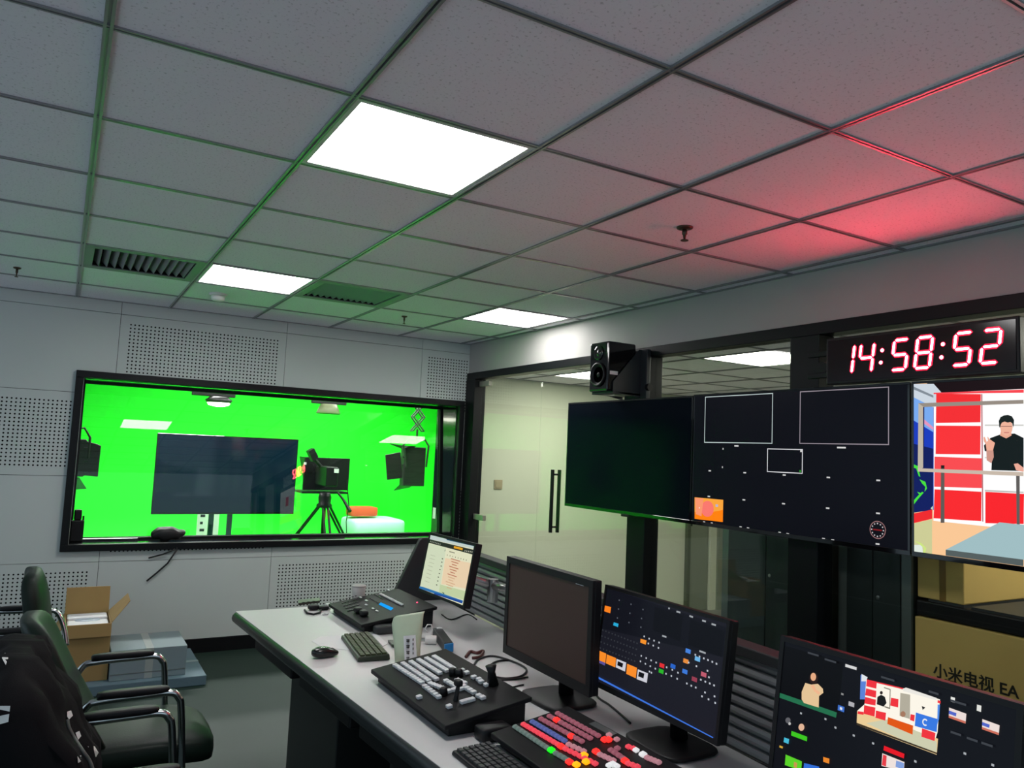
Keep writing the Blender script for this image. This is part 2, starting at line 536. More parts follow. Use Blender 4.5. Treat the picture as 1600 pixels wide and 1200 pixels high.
for (x, y), lb in zip(VENTS, ['grey louvred ceiling vent on the green lit side by the corner', 'grey louvred ceiling vent between two lit light panels']):
    t = thing('ceiling_vent', lb, 'vent', (x, y, H), group='square louvred ceiling vents')
    fr = MB(); a, b = .297, .245
    for q in ((-a, a, -a, -b), (-a, a, b, a), (-a, -b, -b, b), (b, a, -b, b)):
        fr.box(q[0] + x, q[1] + x, q[2] + y, q[3] + y, H - .006, H + .004)
    fr.build('frame', M_VENT, t, bevel=.001, seg=1)
    Bx(x - b, x + b, y - b, y + b, H + .05, H + .055).build('duct_backing', M_FELT, t)
    MB().box(x - b - .002, x - b, y - b, y + b, H, H + .05).box(x + b, x + b + .002, y - b, y + b, H, H + .05).box(x - b, x + b, y - b - .002, y - b, H, H + .05).box(x - b, x + b, y + b, y + b + .002, H, H + .05).build('duct_collar', M_FELT, t)
    n = 12; first = None
    for k in range(n):
        xx = -b + (k + .5) * 2 * b / n
        if first is None:
            first = MB().prism([(.016, -b, .002), (.013, -b, 0), (-.016, -b, .030), (-.013, -b, .032)], (0, 2 * b, 0)).build('louvre', M_VENT, t, world=False)
            first.location = (xx, 0, 0)
        else:
            share(first, t, (xx, 0, 0))
sd = thing('smoke_detector', 'round white smoke detector on a ceiling tile by the light panel', 'detector', (.80, 3.92, H))
MB().lathe([(.055, 0), (.055, -.012), (.05, -.016)], (.80, 3.92, H), n=24).build('base', M_WHITE, sd, smooth=False)
MB().lathe([(.044, -.016), (.044, -.03), (.036, -.045), (.012, -.05)], (.80, 3.92, H), n=24).build('sensor_dome', M_WHITE, sd, smooth=True)
M_SPR = mat('dull brass sprinkler', (0.10, 0.07, 0.05), 0.4, 0.8)
for (u, v), lb in (((1070, 355), 'sprinkler head in the red lit ceiling tile'), ((632, 494), 'small sprinkler head near the corner of the window wall'), ((27, 418), 'small sprinkler head on the dim green ceiling edge')):
    p = on(u, v, 2, H)
    t = thing('sprinkler_head', lb, 'sprinkler', tuple(p), group='ceiling sprinklers')
    k = .9 if u > 1000 else .55
    MB().lathe([(.038 * k, 0), (.036 * k, -.006), (.02 * k, -.010)], p, n=20).build('escutcheon', M_SPR, t, smooth=True)
    MB().lathe([(.012 * k, -.008), (.012 * k, -.03), (.008 * k, -.034), (.005 * k, -.052)], p, n=12).build('body', M_SPR, t, smooth=True)
    MB().lathe([(.004, -.052), (.018 * k, -.054), (.018 * k, -.057)], p, n=14).build('deflector', M_SPR, t)

# ================================================================== GREEN STUDIO BEYOND THE WINDOW
SX0, SX1, SY1, SH = -1.8, 5.7, 10.4, 3.3
cyc = MB()
R_ = .5
prof = [(SY1, SH)] + [(SY1, R_)] + [(SY1 - R_ + R_ * math.cos(a), R_ - R_ * math.sin(a)) for a in [math.pi / 2 * i / 8 for i in range(1, 9)]]
n = len(prof)
cyc.add([(SX0, y, z) for y, z in prof] + [(SX1, y, z) for y, z in prof], [(i, i + 1, n + i + 1, n + i) for i in range(n - 1)])
cyc.add([(SX0, WD, 0), (SX0, SY1, 0), (SX0, SY1, SH), (SX0, WD, SH)], [(0, 1, 2, 3)])
cyc.add([(SX1, WD, 0), (SX1, SY1, 0), (SX1, SY1, SH), (SX1, WD, SH)], [(3, 2, 1, 0)])
cy = cyc.build('wall_studio', M_GREEN, smooth=True)
tag(cy, 'bright green chroma key cyclorama behind the window', 'wall', kind='structure')
o = Bx(SX0, SX1, WD, SY1 - R_ + .001, -.06, 0).build('floor_studio', M_GREEN); tag(o, 'green painted floor of the studio', 'floor', kind='structure')
sc_ = Bx(SX0, SX1, WD, SY1, SH, SH + .06).build('ceiling_studio', mat('dark studio ceiling', (.05, .05, .05), .9))
tag(sc_, 'dark ceiling of the green studio', 'ceiling', kind='structure')
swl = MB().box(SX0, WX0, WD, WD + .02, 0, SH).box(WX1, SX1, WD, WD + .02, 0, SH).box(WX0, WX1, WD, WD + .02, 0, WZ0 - .012).box(WX0, WX1, WD, WD + .02, WZ1 + .012, SH).build('wall_studio_front', mat('dark studio wall', (.03, .03, .03), .9))
tag(swl, 'dark studio side of the window wall', 'wall', kind='structure')
M_SOFT = emitter('added studio light', (1.0, 1.0, 1.0), L_STUDIO)  # unseen lights added above the window view to brighten the green
for x, y, lb in ((.4, 6.6, 'unseen softbox added nearest the half hidden barn door light'), (2.6, 6.6, 'unseen softbox added between the two barn door lights'), (4.6, 6.8, 'unseen softbox added beside the scissor arm light'), (1.2, 8.6, 'unseen softbox added behind the studio television'), (3.6, 8.6, 'unseen softbox added over the mint bench')):
    t = thing('added_softlight', lb, 'studio light', (x, y, 2.95), group='added unseen softboxes above the window view')
    Bx(x - .62, x + .62, y - .18, y + .18, 2.96, 3.06).build('housing', M_BLACKP, t, bevel=.01)
    Bx(x - .6, x + .6, y - .16, y + .16, 2.95, 2.96).build('diffuser', M_SOFT, t)
    for s in (-.5, .5):
        MB().cyl((x + s, y, 3.06), (x + s, y, SH), .01, n=8).build('hanger', M_BLACKP, t)

# studio television on a stand
ty = 7.15
tv = thing('studio_television', 'large switched off television on a stand in the green studio', 'television', (1.5, ty, 0))
tx0, tx1, tz0, tz1 = on(241, 740, 1, ty).x, on(463, 740, 1, ty).x, .79, 1.605
Bx(tx0, tx1, ty, ty + .05, tz0, tz1).build('bezel', M_BLACKG, tv, bevel=.004)
M_TVOFF = mat('dark glossy screen', (0.002, 0.014, 0.036), 0.06)  # blue in the base colour stands in for a reflection
Bx(tx0 + .012, tx1 - .012, ty - .002, ty + .01, tz0 + .02, tz1 - .012).build('screen', M_TVOFF, tv)
for xx in (on(331, 818, 1, ty).x, on(360, 818, 1, ty).x):
    Bx(xx - .025, xx + .025, ty + .05, ty + .09, .04, 1.3).build('pole', mat('blue grey steel', (.02, .06, .09), .4, .5), tv, bevel=.003)
Bx(1.0, 1.85, ty - .25, ty + .35, .0, .05).build('base', M_BLACKP, tv, bevel=.01)
sg = thing('standing_sign', 'small white standing sign behind the studio television', 'sign', (1.35, 8.0, 0))
p0, p1 = on(309, 805, 1, 8.0), on(341, 830, 1, 8.0)
Bx(p0.x, p1.x, 8.0, 8.02, .38, .80).build('board', M_PAPER, sg, bevel=.002)
Bx(p0.x, p1.x, 7.9, 8.12, 0, .03).build('foot', M_ALU, sg)
Bx(p0.x + .08, p0.x + .1, 8.002, 8.018, .03, .39).build('leg', M_ALU, sg)
mk = MB()
for k in range(4):
    Bx(p0.x + .03, p0.x + .06 + .02 * (k % 2), 7.9985, 8.0, .44 + k * .08, .47 + k * .08).build('print', M_BLACKP, sg)

# broadcast camera with teleprompter on a tripod
cyy = 7.6


def SP(u, v, y):
    return on(u, v, 1, y)


cm = thing('studio_camera', 'black broadcast camera with teleprompter on a tripod in the green studio', 'camera', (SP(508, 760, cyy).x, cyy, 0))
a, b = SP(475, 714, cyy + .25), SP(542, 766, cyy + .25)
Bx(a.x, b.x, cyy + .2, cyy + .24, b.z, a.z).build('prompter_hood', M_BLACKP, cm, bevel=.004)
hd = MB()
hd.prism([SP(468, 713, cyy + .6), SP(476, 714, cyy + .25), SP(476, 766, cyy + .25)], (.004, 0, 0))
hd.build('hood_flap', M_BLACKP, cm)
c = SP(508, 742, cyy)
Bx(c.x - .07, c.x + .07, cyy - .28, cyy + .2, c.z - .12, c.z + .10).build('camera_body', M_BLACKP, cm, bevel=.012)
vf = MB().prism([SP(482, 705, cyy - .05), SP(491, 700, cyy - .05), SP(498, 714, cyy - .05), SP(490, 722, cyy - .05)], (0, .12, 0)).build('viewfinder', M_BLACKP, cm, bevel=.006)
MB().cyl(SP(492, 718, cyy), (c.x - .02, cyy, c.z + .06), .02, n=8).build('viewfinder_arm', M_BLACKP, cm)
MB().box(SP(511, 731, cyy).x, SP(518, 731, cyy).x, cyy - .283, cyy - .279, SP(511, 737, cyy).z, SP(511, 731, cyy).z).build('label', M_PAPER, cm)
MB().box(SP(482, 725, cyy).x, SP(486, 725, cyy).x, cyy + .196, cyy + .199, SP(482, 727, cyy).z, SP(482, 723, cyy).z).build('label', M_PAPER, cm)
MB().box(SP(470, 770, cyy + .1).x, SP(541, 770, cyy + .1).x, cyy + .05, cyy + .5, SP(500, 771, cyy + .1).z, SP(500, 768, cyy + .1).z).build('prompter_rail', M_BLACKP, cm)
h0, h1 = SP(508, 770, cyy), SP(508, 797, cyy)
MB().lathe([(.06, 0), (.075, -.05), (.07, -.12), (.09, -.14), (.09, -.17)], h0, n=16).build('fluid_head', M_BLACKP, cm, smooth=True)
zt = h0.z - .17
for k in range(3):
    an = math.radians(25 + 120 * k)
    d = Vector((math.cos(an), math.sin(an), 0)); top = Vector((h0.x, cyy, zt))
    lg = MB()
    for s in (-.03, .03):
        o = Vector((-d.y, d.x, 0)) * s
        lg.cyl(top + d * .07 + o, top + d * .42 + o + Vector((0, 0, -(zt - .05) * .62)), .014, n=8)
    lg.cyl(top + d * .40 + Vector((0, 0, -(zt - .05) * .58)), top + d * .62 + Vector((0, 0, -zt)), .016, n=8)
    lg.build('tripod_leg', M_BLACKP, cm)
MB().cyl((h0.x, cyy, zt), (h0.x, cyy, zt - .45), .022, n=8).build('centre_column', M_BLACKP, cm)
MB().tube([SP(528, 770, cyy - .1), SP(536, 780, cyy - .2), SP(547, 799, cyy - .35)], [.012, .014, .022], 8).build('pan_bar', M_BLACKP, cm)
MB().tube([SP(542, 750, cyy + .2), SP(545, 790, cyy + .2), SP(541, 815, cyy + .2), SP(542, 850, cyy + .2)], .006, 6).build('cable', M_RUBBER, cm)

# padded bench with a red cushion
by = 9.0
M_TEAL = mat('pale mint upholstery', (.55, .85, .80), .7, bump=.2, bscale=20)
M_ORANGE = mat('orange red upholstery', (.75, .09, .03), .7)
bn = thing('padded_bench', 'pale mint padded bench in the green studio', 'bench', (4.05, by, 0))
b0, b1 = SP(553, 812, by), SP(634, 815, by)
MB().pad(((b0.x + b1.x) / 2, by + .3, b0.z - .14), (b1.x - b0.x, .75, .28), .28).build('seat', M_TEAL, bn, smooth=True)
Bx(b0.x + .05, b1.x - .05, by - .02, by + .62, 0.02, b0.z - .25).build('plinth', M_DKGREY, bn, bevel=.01)
c0, c1 = SP(555, 793, by), SP(598, 808, by)
cu = MB().pad(((c0.x + c1.x) / 2, by + .3, (c0.z + c1.z) / 2 - .01), (c1.x - c0.x, .25, c0.z - c1.z), .25).build('red_cushion', M_ORANGE, smooth=True)
tag(cu, 'orange red block cushion lying on the mint bench', 'cushion')

# hanging panel lights with barn doors
M_BARN = mat('black barn door metal', (.03, .03, .03), .45, .2)


def panel_light(label, y, u0, u1, v0, v1, right):
    t = thing('panel_light', label, 'studio light', (SP((u0 + u1) / 2, v0, y).x, y, SP(u0, v0, y).z), group='barn door panel lights')
    A = lambda u, v, dy=0: SP(u, v, y + dy)
    a, b = A(u0, v0), A(u1, v1)
    Bx(a.x, b.x, y, y + .12, b.z, a.z).build('housing', M_BARN, t, bevel=.01)
    return t, a, b


pl, a, b = panel_light('black barn door panel light hanging from a scissor arm at the studio window edge', 7.0, 633, 663, 698, 760, True)
yk = MB().tube([(a.x + .02, 6.98, (a.z + b.z) / 2), (a.x - .03, 6.98, a.z + .02), (a.x + .04, 6.98, a.z + .09), (b.x - .03, 6.98, a.z + .09), (b.x + .02, 6.98, a.z + .02), (b.x - .0, 6.98, (a.z + b.z) / 2)], .012, 8).build('yoke', M_BARN, pl)
MB().prism([SP(602, 711, 7.05), SP(626, 706, 7.05), SP(629, 747, 7.05), SP(605, 750, 7.05)], (0, .012, 0)).build('barn_door', M_BARN, pl, bevel=.006)
MB().prism([SP(609, 693, 7.3), SP(638, 697, 7.0), SP(650, 697, 7.0), SP(634, 703, 7.1)], (0, 0, -.006)).build('barn_door', M_BARN, pl)
MB().prism([SP(615, 766, 7.35), SP(640, 761, 7.35), SP(655, 750, 7.0), SP(632, 750, 7.0)], (0, 0, -.006)).build('barn_door', M_BARN, pl)
for v in (714, 727, 739):
    p = SP(629, v, 7.03)
    MB().cyl(p, p + Vector((.05, 0, 0)), .012, n=8).build('hinge', M_BARN, pl)
# scissor arm
top = SP(649, 630, 7.0); xx = SP(650, 690, 7.0).x; zb = a.z + .09
ar = MB(); zc = zb + .10; N = 9; hgt = (SH - .05 - zc) / N; wd = .07
MB().cyl((xx, 6.98, zb - .01), (xx, 6.98, zc + .02), .012, n=8).build('spigot', M_BARN, pl)
for k in range(N):
    z0, z1 = zc + k * hgt, zc + (k + 1) * hgt
    for dy in (-.04, .04):
        ar.cyl((xx - wd, 6.98 + dy, z0), (xx + wd, 6.98 + dy, z1), .008, n=6).cyl((xx + wd, 6.98 + dy, z0), (xx - wd, 6.98 + dy, z1), .008, n=6)
    ar.cyl((xx - wd, 6.94, z0), (xx - wd, 7.02, z0), .008, n=6).cyl((xx + wd, 6.94, z0), (xx + wd, 7.02, z0), .008, n=6)
ar.build('scissor_arm', M_BARN, pl)
Bx(xx - .1, xx + .1, 6.9, 7.06, SH - .05, SH).build('ceiling_mount', M_BARN, pl)

p2, a, b = panel_light('black barn door panel light half hidden by the window frame stile', 6.4, 98, 131, 685, 745, False)
MB().prism([SP(133, 688, 6.4), SP(158, 696, 6.4), SP(153, 745, 6.4), SP(129, 743, 6.4)], (0, .012, 0)).build('barn_door', M_BARN, p2, bevel=.006)
MB().prism([SP(104, 746, 6.4), SP(124, 746, 6.4), SP(135, 763, 6.65), SP(112, 764, 6.65)], (0, 0, -.006)).build('barn_door', M_BARN, p2)
MB().tube([(a.x + .04, 6.38, (a.z + b.z) / 2), (a.x + .04, 6.38, a.z + .08), (b.x - .03, 6.38, a.z + .10), (b.x + .02, 6.38, a.z + .02), (b.x + .02, 6.38, (a.z + b.z) / 2)], .010, 8).build('yoke', M_BARN, p2)
MB().cyl(((a.x + b.x) / 2, 6.38, a.z + .09), ((a.x + b.x) / 2, 6.38, SH), .012, n=8).build('hanger', M_BARN, p2)
for v in (700, 720, 738):
    p = SP(131, v, 6.4)
    MB().cyl(p, p + Vector((.03, 0, 0)), .010, n=8).build('hinge', M_BARN, p2)

# fresnel lights up near the studio grid
for (u0, u1, v, y, lit, lb) in ((300, 368, 613, 8.0, True, 'lit round studio lamp under a dark bar at the window top'), (487, 541, 626, 8.0, False, 'small dark studio lamp under a bar at the window top')):
    p0, p1 = SP(u0, v, y), SP(u1, v, y); cx = (p0.x + p1.x) / 2; z = p0.z
    t = thing('grid_lamp', lb, 'studio light', (cx, y, z))
    Bx(p0.x, p1.x, y - .03, y + .03, z - .03, z + .02).build('bar', M_BARN, t, bevel=.008)
    cxl = cx + .06 if lit else cx
    if lit:
        MB().lathe([(.10, -.03), (.15, -.07), (.13, -.10)], (cxl, y, z), n=20).build('reflector', M_BARN, t, smooth=True)
        MB().lathe([(.125, -.100), (.11, -.125), (.05, -.14)], (cxl, y, z), n=20).build('lens', emitter('studio lamp lens', (1, .97, .85), 12.0), t, smooth=True)
    else:
        MB().lathe([(.10, -.03), (.15, -.14), (.14, -.15)], (cxl, y, z), n=20).build('reflector', mat('grey green lamp metal', (.20, .22, .12), .5), t, smooth=True)
    for s in (-.1, .1):
        MB().cyl((cx + s, y, z), (cx + s, y, SH), .01, n=8).build('hanger', M_BARN, t)

# ================================================================== CORRIDOR BEYOND THE PARTITION
CH, CX1 = 2.25, 7.2
M_CREAM = mat('cream corridor wall', (.66, .70, .55), .8, var=.02, vscale=3)
o = Bx(XR + .1, CX1, YB, YB + .1, 0, CH + .1).build('wall_corridor_end', M_CREAM); tag(o, 'cream corridor wall with a light switch seen through the glass door', 'wall', kind='structure')
o = Bx(CX1, CX1 + .1, YR, YB + .1, 0, CH + .1).build('wall_corridor_side', M_CREAM); tag(o, 'far side wall of the corridor behind the partition', 'wall', kind='structure')
o = Bx(XR, CX1 + .1, YR - .1, YR, 0, CH + .1).build('wall_corridor_rear', M_CREAM); tag(o, 'rear end wall of the corridor behind the partition', 'wall', kind='structure')
o = Bx(XR + .06, CX1 + .1, YR - .1, YB + .1, -.06, 0).build('floor_corridor', mat('grey corridor floor', (.25, .25, .22), .4)); tag(o, 'grey floor of the corridor behind the partition', 'floor', kind='structure')
CL = [(3.91, 2.10), (3.91, 4.0), (3.91, -.4), (6.3, .6)]  # last two panels are unseen, added to light the corridor
GX, GY = 3.61, 1.8
CLS = [(GX + .3 + .6 * round((x - GX - .3) / .6), GY + .3 + .6 * round((y - GY - .3) / .6)) for x, y in CL]
make_ceiling('ceiling_corridor', 'tiled corridor ceiling seen through the glass above the televisions', XR + .1, CX1, YR, YB, CH, GX, GY, CLS)
M_CPANEL = emitter('corridor light diffuser', (1.0, .98, .86), L_CORR)
for (x, y), lb in zip(CLS, ['lit corridor light panel seen through the glass above the multiview television', 'lit corridor light panel beside the cream wall with the switch', 'unseen light panel added above the cardboard cartons', 'unseen light panel added at the far side of the corridor']):
    t = thing('corridor_light', lb, 'ceiling light', (x, y, CH), group='corridor light panels')
    fr = MB(); a, b = .297, .272
    for q in ((-a, a, -a, -b), (-a, a, b, a), (-a, -b, -b, b), (b, a, -b, b)):
        fr.box(q[0] + x, q[1] + x, q[2] + y, q[3] + y, CH - .004, CH + .012)
    fr.build('frame', M_FRAMEW, t)
    Bx(x - b, x + b, y - b, y + b, CH - .001, CH + .008).build('diffuser', M_CPANEL, t)
sw = thing('light_switch', 'small beige light switch on the cream wall behind the glass door', 'switch', (3.45, YB - .012, 1.27))
p = on(778, 757, 1, YB)
Bx(p.x - .043, p.x + .043, YB - .010, YB, p.z - .043, p.z + .043).build('plate', mat('beige switch', (.42, .36, .22), .4), sw, bevel=.003)
Bx(p.x - .03, p.x + .03, YB - .014, YB - .009, p.z - .03, p.z + .03).build('rocker', mat('beige switch', (.42, .36, .22), .4), sw, bevel=.002)
d2 = thing('door_2', 'grey green corridor door at the end of the cream wall', 'door', (6.0, YB - .02, 0), kind='structure')
Bx(5.78, 6.04, YB - .035, YB, 0, 2.1).build('door_leaf', mat('grey green door', (.22, .25, .19), .5), d2, bevel=.003)
Bx(5.74, 5.78, YB - .045, YB, 0, 2.14).build('door_jamb', mat('dark green jamb', (.08, .10, .06), .5), d2)
Bx(6.05, 6.14, YB - .06, YB, 0, 2.14).build('door_jamb', M_CREAM, d2)
Bx(5.775, 5.795, YB - .05, YB - .034, .88, 1.03).build('hinge', M_BLACKP, d2)
Bx(6.14, 7.2, YB - .08, YB - .001, 0, CH).build('side_panel', mat('grey green door', (.22, .25, .19), .5), d2)

# server racks behind the partition
M_RACK = mat('dark rack steel', (.050, .064, .062), .35, .5, var=.05, vscale=5)
M_RACKE = mat('grey rack edge', (.22, .25, .24), .35, .6)
YV = lambda u: on(u, 900, 0, 3.24).y
YCT = on(1429, 960, 0, 3.25).y            # edge of the cartons
for (y0, y1, lb) in ((1.165, YV(1127), 'dark steel equipment rack behind the glass below the multiview television'), (YCT + .012, YV(1309), 'narrow dark cabinet with a small lock behind the glass beside the cartons')):
    t = thing('equipment_rack', lb, 'cabinet', (3.55, (y0 + y1) / 2, 0))
    Bx(3.26, 3.95, y0, y1, .03, 1.72).build('body', M_RACK, t, bevel=.004)
    for yy in (y0, y1 - .045):
        Bx(3.245, 3.26, yy, yy + .045, .03, 1.72).build('corner_post', M_RACKE, t)
    ym = (y0 + y1) / 2
    dl = Bx(3.240, 3.259, y0 + .05, ym - .002, .08, 1.68).build('door_leaf', M_RACK, t, bevel=.002)
    Bx(3.240, 3.259, ym + .002, y1 - .05, .08, 1.68).build('door_leaf', M_RACK, t, bevel=.002)
    MB().lathe([(.009, 0), (.009, .006), (.004, .007)], (3.240, ym - .03, .985), axis=(-1, 0, 0), n=12).build('lock', M_ALU, dl)
    for k in range(4):
        Bx(3.3 + .55 * (k % 2), 3.36 + .55 * (k % 2), (y0 + .03) if k < 2 else y1 - .09, (y0 + .09) if k < 2 else y1 - .03, 0, .03).build('foot', M_BLACKP, t)

# cartons behind the partition
cb = thing('television_carton', 'large cardboard television carton with black printed lettering behind the glass', 'box', (3.4, -.15, 0))
pz = on(1430, 962, 0, 3.25).z
Bx(3.25, 3.46, -.95, YCT, 0, pz).build('carton', M_CARD2, cb, bevel=.006)
Bx(3.32, 3.39, -.95, YCT + .001, pz - .001, pz + .0015).build('tape', mat('clear tape', (.62, .52, .30), .2), cb)


def text_mesh(body, size, name, m, parent, origin, xdir, ydir, extr=.0006, bold=.0):
    cu = bpy.data.curves.new(name, 'FONT'); cu.body = body; cu.size = size; cu.extrude = extr; cu.offset = bold
    ob = bpy.data.objects.new(name, cu); COL.objects.link(ob)
    bpy.context.view_layer.update()
    me = bpy.data.meshes.new_from_object(ob.evaluated_get(bpy.context.evaluated_depsgraph_get()))
    bpy.data.objects.remove(ob)
    X = Vector(xdir).normalized(); Y = Vector(ydir).normalized(); Z = X.cross(Y)
    mx = Matrix(((X.x, Y.x, Z.x, origin[0]), (X.y, Y.y, Z.y, origin[1]), (X.z, Y.z, Z.z, origin[2]), (0, 0, 0, 1)))
    if parent is not None:
        pm = parent.matrix_basis if parent.parent is None else parent.parent.matrix_basis @ parent.matrix_basis
        mx = pm.inverted() @ mx
    me.transform(mx); me.materials.clear(); me.materials.append(m)
    o = bpy.data.objects.new(name, me); COL.objects.link(o); o.parent = parent
    return o


M_INK = mat('black print ink', (.02, .017, .01), .7)
tp = on(1458, 1050, 0, 3.249)
text_mesh('小米电视 EA', .062, 'lettering', M_INK, cb, (3.249, tp.y, tp.z - .012), (0, -1, 0), (0, 0, 1), bold=.0012)
for u, v, wd in ((1476, 1062, .05), (1513, 1073, .06)):
    p = on(u, v, 0, 3.249); Bx(3.2485, 3.2495, p.y - wd, p.y, p.z - .004, p.z + .004).build('small_print', mat('faded brown ink', (.20, .12, .04), .7), cb)
p = on(1430, 926, 0, 3.25)
up = thing('upper_carton', 'plain cardboard carton standing on the black case above the large carton', 'box', (3.5, .2, pz + .08))
yE = on(1506, 940, 0, 3.27).y
Bx(3.27, 3.75, yE, YCT, pz + .080, 1.55).build('carton', M_CARD2, up, bevel=.006)
Bx(3.268, 3.272, on(1478, 900, 0, 3.27).y, on(1468, 900, 0, 3.27).y, pz + .08, 1.548).build('tape', mat('brown tape', (.30, .17, .04), .3), up)
bc = thing('black_case', 'flat black case lying between the stacked cartons', 'case', (3.5, -.2, pz + .002))
Bx(3.26, 3.80, -.9, YCT, pz + .002, pz + .070).build('shell', M_BLACKP, bc, bevel=.008)
Bx(3.255, 3.262, -.10, -.06, pz + .02, pz + .06).build('latch', M_ALU, bc)
MB().box(3.27, 3.75, -.9, yE - .03, pz + .070, pz + .080).build('pad', M_DKGREY, bc)
Bx(3.27, 3.75, yE, YCT - .05, pz + .070, pz + .080).build('pad', M_DKGREY, bc)
o = Bx(3.47, 3.86, -.95, YCT, 0, pz - .0).build('rear_carton', M_CARD2, bevel=.006); tag(o, 'cardboard carton standing behind the television carton', 'box')

# ================================================================== DISPLAYS
class Screen:
    """plane of a display; pixels of the photograph can be laid onto it"""
    def __init__(s, c, right, up):
        s.c = Vector(c); s.r = Vector(right).normalized(); s.u = Vector(up).normalized(); s.n = s.r.cross(s.u).normalized()

    def at(s, a, b, k=0):
        return s.c + s.r * a + s.u * b + s.n * k

    def px(s, u, v):
        d = ray(u, v); t = (s.c - CAM).dot(s.n) / d.dot(s.n); p = CAM + d * t - s.c
        return p.dot(s.r), p.dot(s.u)


class Picture:
    def __init__(s, scr, w, h, zoom=None):
        s.scr = scr; s.w = w / 2; s.h = h / 2; s.m = MB(); s.k = 0; s.z = zoom

    def P(s, x, y):
        if s.z:
            x, y = s.z[0] + x * s.z[2], s.z[1] + y * s.z[2]
        return s.scr.px(x, y)

    def poly(s, pts, col, px=True, gain=1.0):
        s.k += 1
        q = [s.P(*p) if px else p for p in pts]
        q = [(max(-s.w, min(s.w, a)), max(-s.h, min(s.h, b))) for a, b in q]
        ar = sum(q[i][0] * q[(i + 1) % len(q)][1] - q[(i + 1) % len(q)][0] * q[i][1] for i in range(len(q)))
        if abs(ar) < 1e-9: return
        if ar < 0: q = q[::-1]
        c = S(*col); c = (c[0] * gain, c[1] * gain, c[2] * gain, 1)
        s.m.add([s.scr.at(a, b, .0006 + .00006 * s.k) for a, b in q], [tuple(range(len(q)))], 0, c)

    def blob(s, x, y, rx, ry, col, n=14, px=True, gain=1.0):
        s.poly([(x + rx * math.cos(2 * math.pi * i / n), y + ry * math.sin(2 * math.pi * i / n)) for i in range(n)], col, px, gain)

    def dot(s, x, y, w, h, col, gain=1.0):
        """small upright mark of w x h screen metres at a pixel"""
        a, b = s.P(x, y)
        s.poly([(a - w / 2, b - h / 2), (a + w / 2, b - h / 2), (a + w / 2, b + h / 2), (a - w / 2, b + h / 2)], col, False, gain)

    def frame(s, pts, t, col):
        q = [s.P(*p) for p in pts]
        c = (sum(p[0] for p in q) / 4, sum(p[1] for p in q) / 4)
        x0, x1 = min(p[0] for p in q), max(p[0] for p in q); y0, y1 = min(p[1] for p in q), max(p[1] for p in q)
        for r in ((x0, x1, y0, y0 + t), (x0, x1, y1 - t, y1), (x0, x0 + t, y0, y1), (x1 - t, x1, y0, y1)):
            s.poly([(r[0], r[2]), (r[1], r[2]), (r[1], r[3]), (r[0], r[3])], col, False)

    def build(s, parent):
        o = s.m.build('screen_picture', M_PICT, parent)
        o['kind'] = 'stuff'
        return o


M_SCR = mat('display glass', (0.005, 0.008, 0.014), 0.12, spec=0.035)


def wall_tv(label, y0, y1, z0, z1, x=3.0):
    t = thing('wall_television', label, 'television', (x + .05, (y0 + y1) / 2, z0), group='wall televisions in a row')
    Bx(x + .004, x + .03, y0 + .004, y1 - .004, z0 + .004, z1 - .004).build('panel', M_BLACKP, t, bevel=.003)
    Bx(x + .03, x + .062, y0 + .12, y1 - .12, z0 + .06, z1 - .2).build('back_housing', M_BLACKP, t, bevel=.008)
    b = .010; zb = z0 + .020
    bz = MB()
    for q in ((y0, y1, z0, zb), (y0, y1, z1 - b, z1), (y0, y0 + b, zb, z1 - b), (y1 - b, y1, zb, z1 - b)):
        bz.box(x, x + .012, *q)
    bz.build('bezel', M_BLACKG, t, bevel=.001, seg=1)
    Bx(x + .002, x + .006, y0 + b, y1 - b, zb, z1 - b).build('screen', M_SCR, t)
    yc = (y0 + y1) / 2
    Bx(x + .062, x + .075, yc - .2, yc + .2, z0 + .2, z0 + .45).build('mount_plate', M_BLACKF, t)
    sc = Screen((x + .002, yc, (zb + z1 - b) / 2), (0, -1, 0), (0, 0, 1))
    return t, sc, y1 - y0 - 2 * b, z1 - b - zb


TZ0, TZ1 = 1.218, 1.925
tvA, sA, wA, hA = wall_tv('black switched off wall television beside the glass door', 1.797, 3.018, 1.219, 1.926)
Bx(2.998, 3.01, 2.32, 2.40, 1.205, 1.222).build('logo_lip', M_BLACKP, tvA, bevel=.003)
tvB, sB, wB, hB = wall_tv('wall television showing a dark multiview grid with small labels', .528, 1.792, 1.219, 1.930)
pc = Picture(sB, wB, hB, (1080, 480, 1 / 3))
pc.poly([(-wB / 2, -hB / 2), (wB / 2, -hB / 2), (wB / 2, hB / 2), (-wB / 2, hB / 2)], (9, 10, 18), False)
pc.frame([(66, 420), (384, 403), (378, 640), (64, 634)], .004, (190, 205, 205))
pc.frame([(512, 395), (928, 372), (922, 645), (508, 640)], .004, (150, 140, 150))
pc.frame([(360, 662), (524, 668), (522, 778), (356, 772)], .004, (220, 220, 225))
for x, y, wd in ((213, 650, .028), (705, 658, .045)):
    pc.dot(x, y, wd, .007, (215, 215, 215))
for x, y in ((88, 767), (252, 776), (437, 787), (644, 798), (878, 812), (84, 887), (248, 903), (434, 921), (641, 942), (877, 966), (875, 1110)):
    pc.dot(x, y, .018, .0065, (205, 205, 205))
for x, y in ((62, 1007), (98, 1012), (233, 1030), (268, 1035), (416, 1056), (454, 1062), (622, 1085), (665, 1091)):
    pc.dot(x, y, .015, .006, (200, 200, 200))
for x, y in ((151, 664), (148, 750)):
    pc.dot(x, y, .007, .009, (190, 190, 190))
pc.dot(517, 674, .01, .01, (210, 210, 210)); pc.dot(513, 769, .01, .01, (40, 140, 40))
pc.poly([(18, 891), (152, 903), (150, 1007), (18, 992)], (255, 130, 10))
pc.poly([(18, 891), (152, 903), (151, 950), (100, 960), (18, 960)], (250, 165, 60))
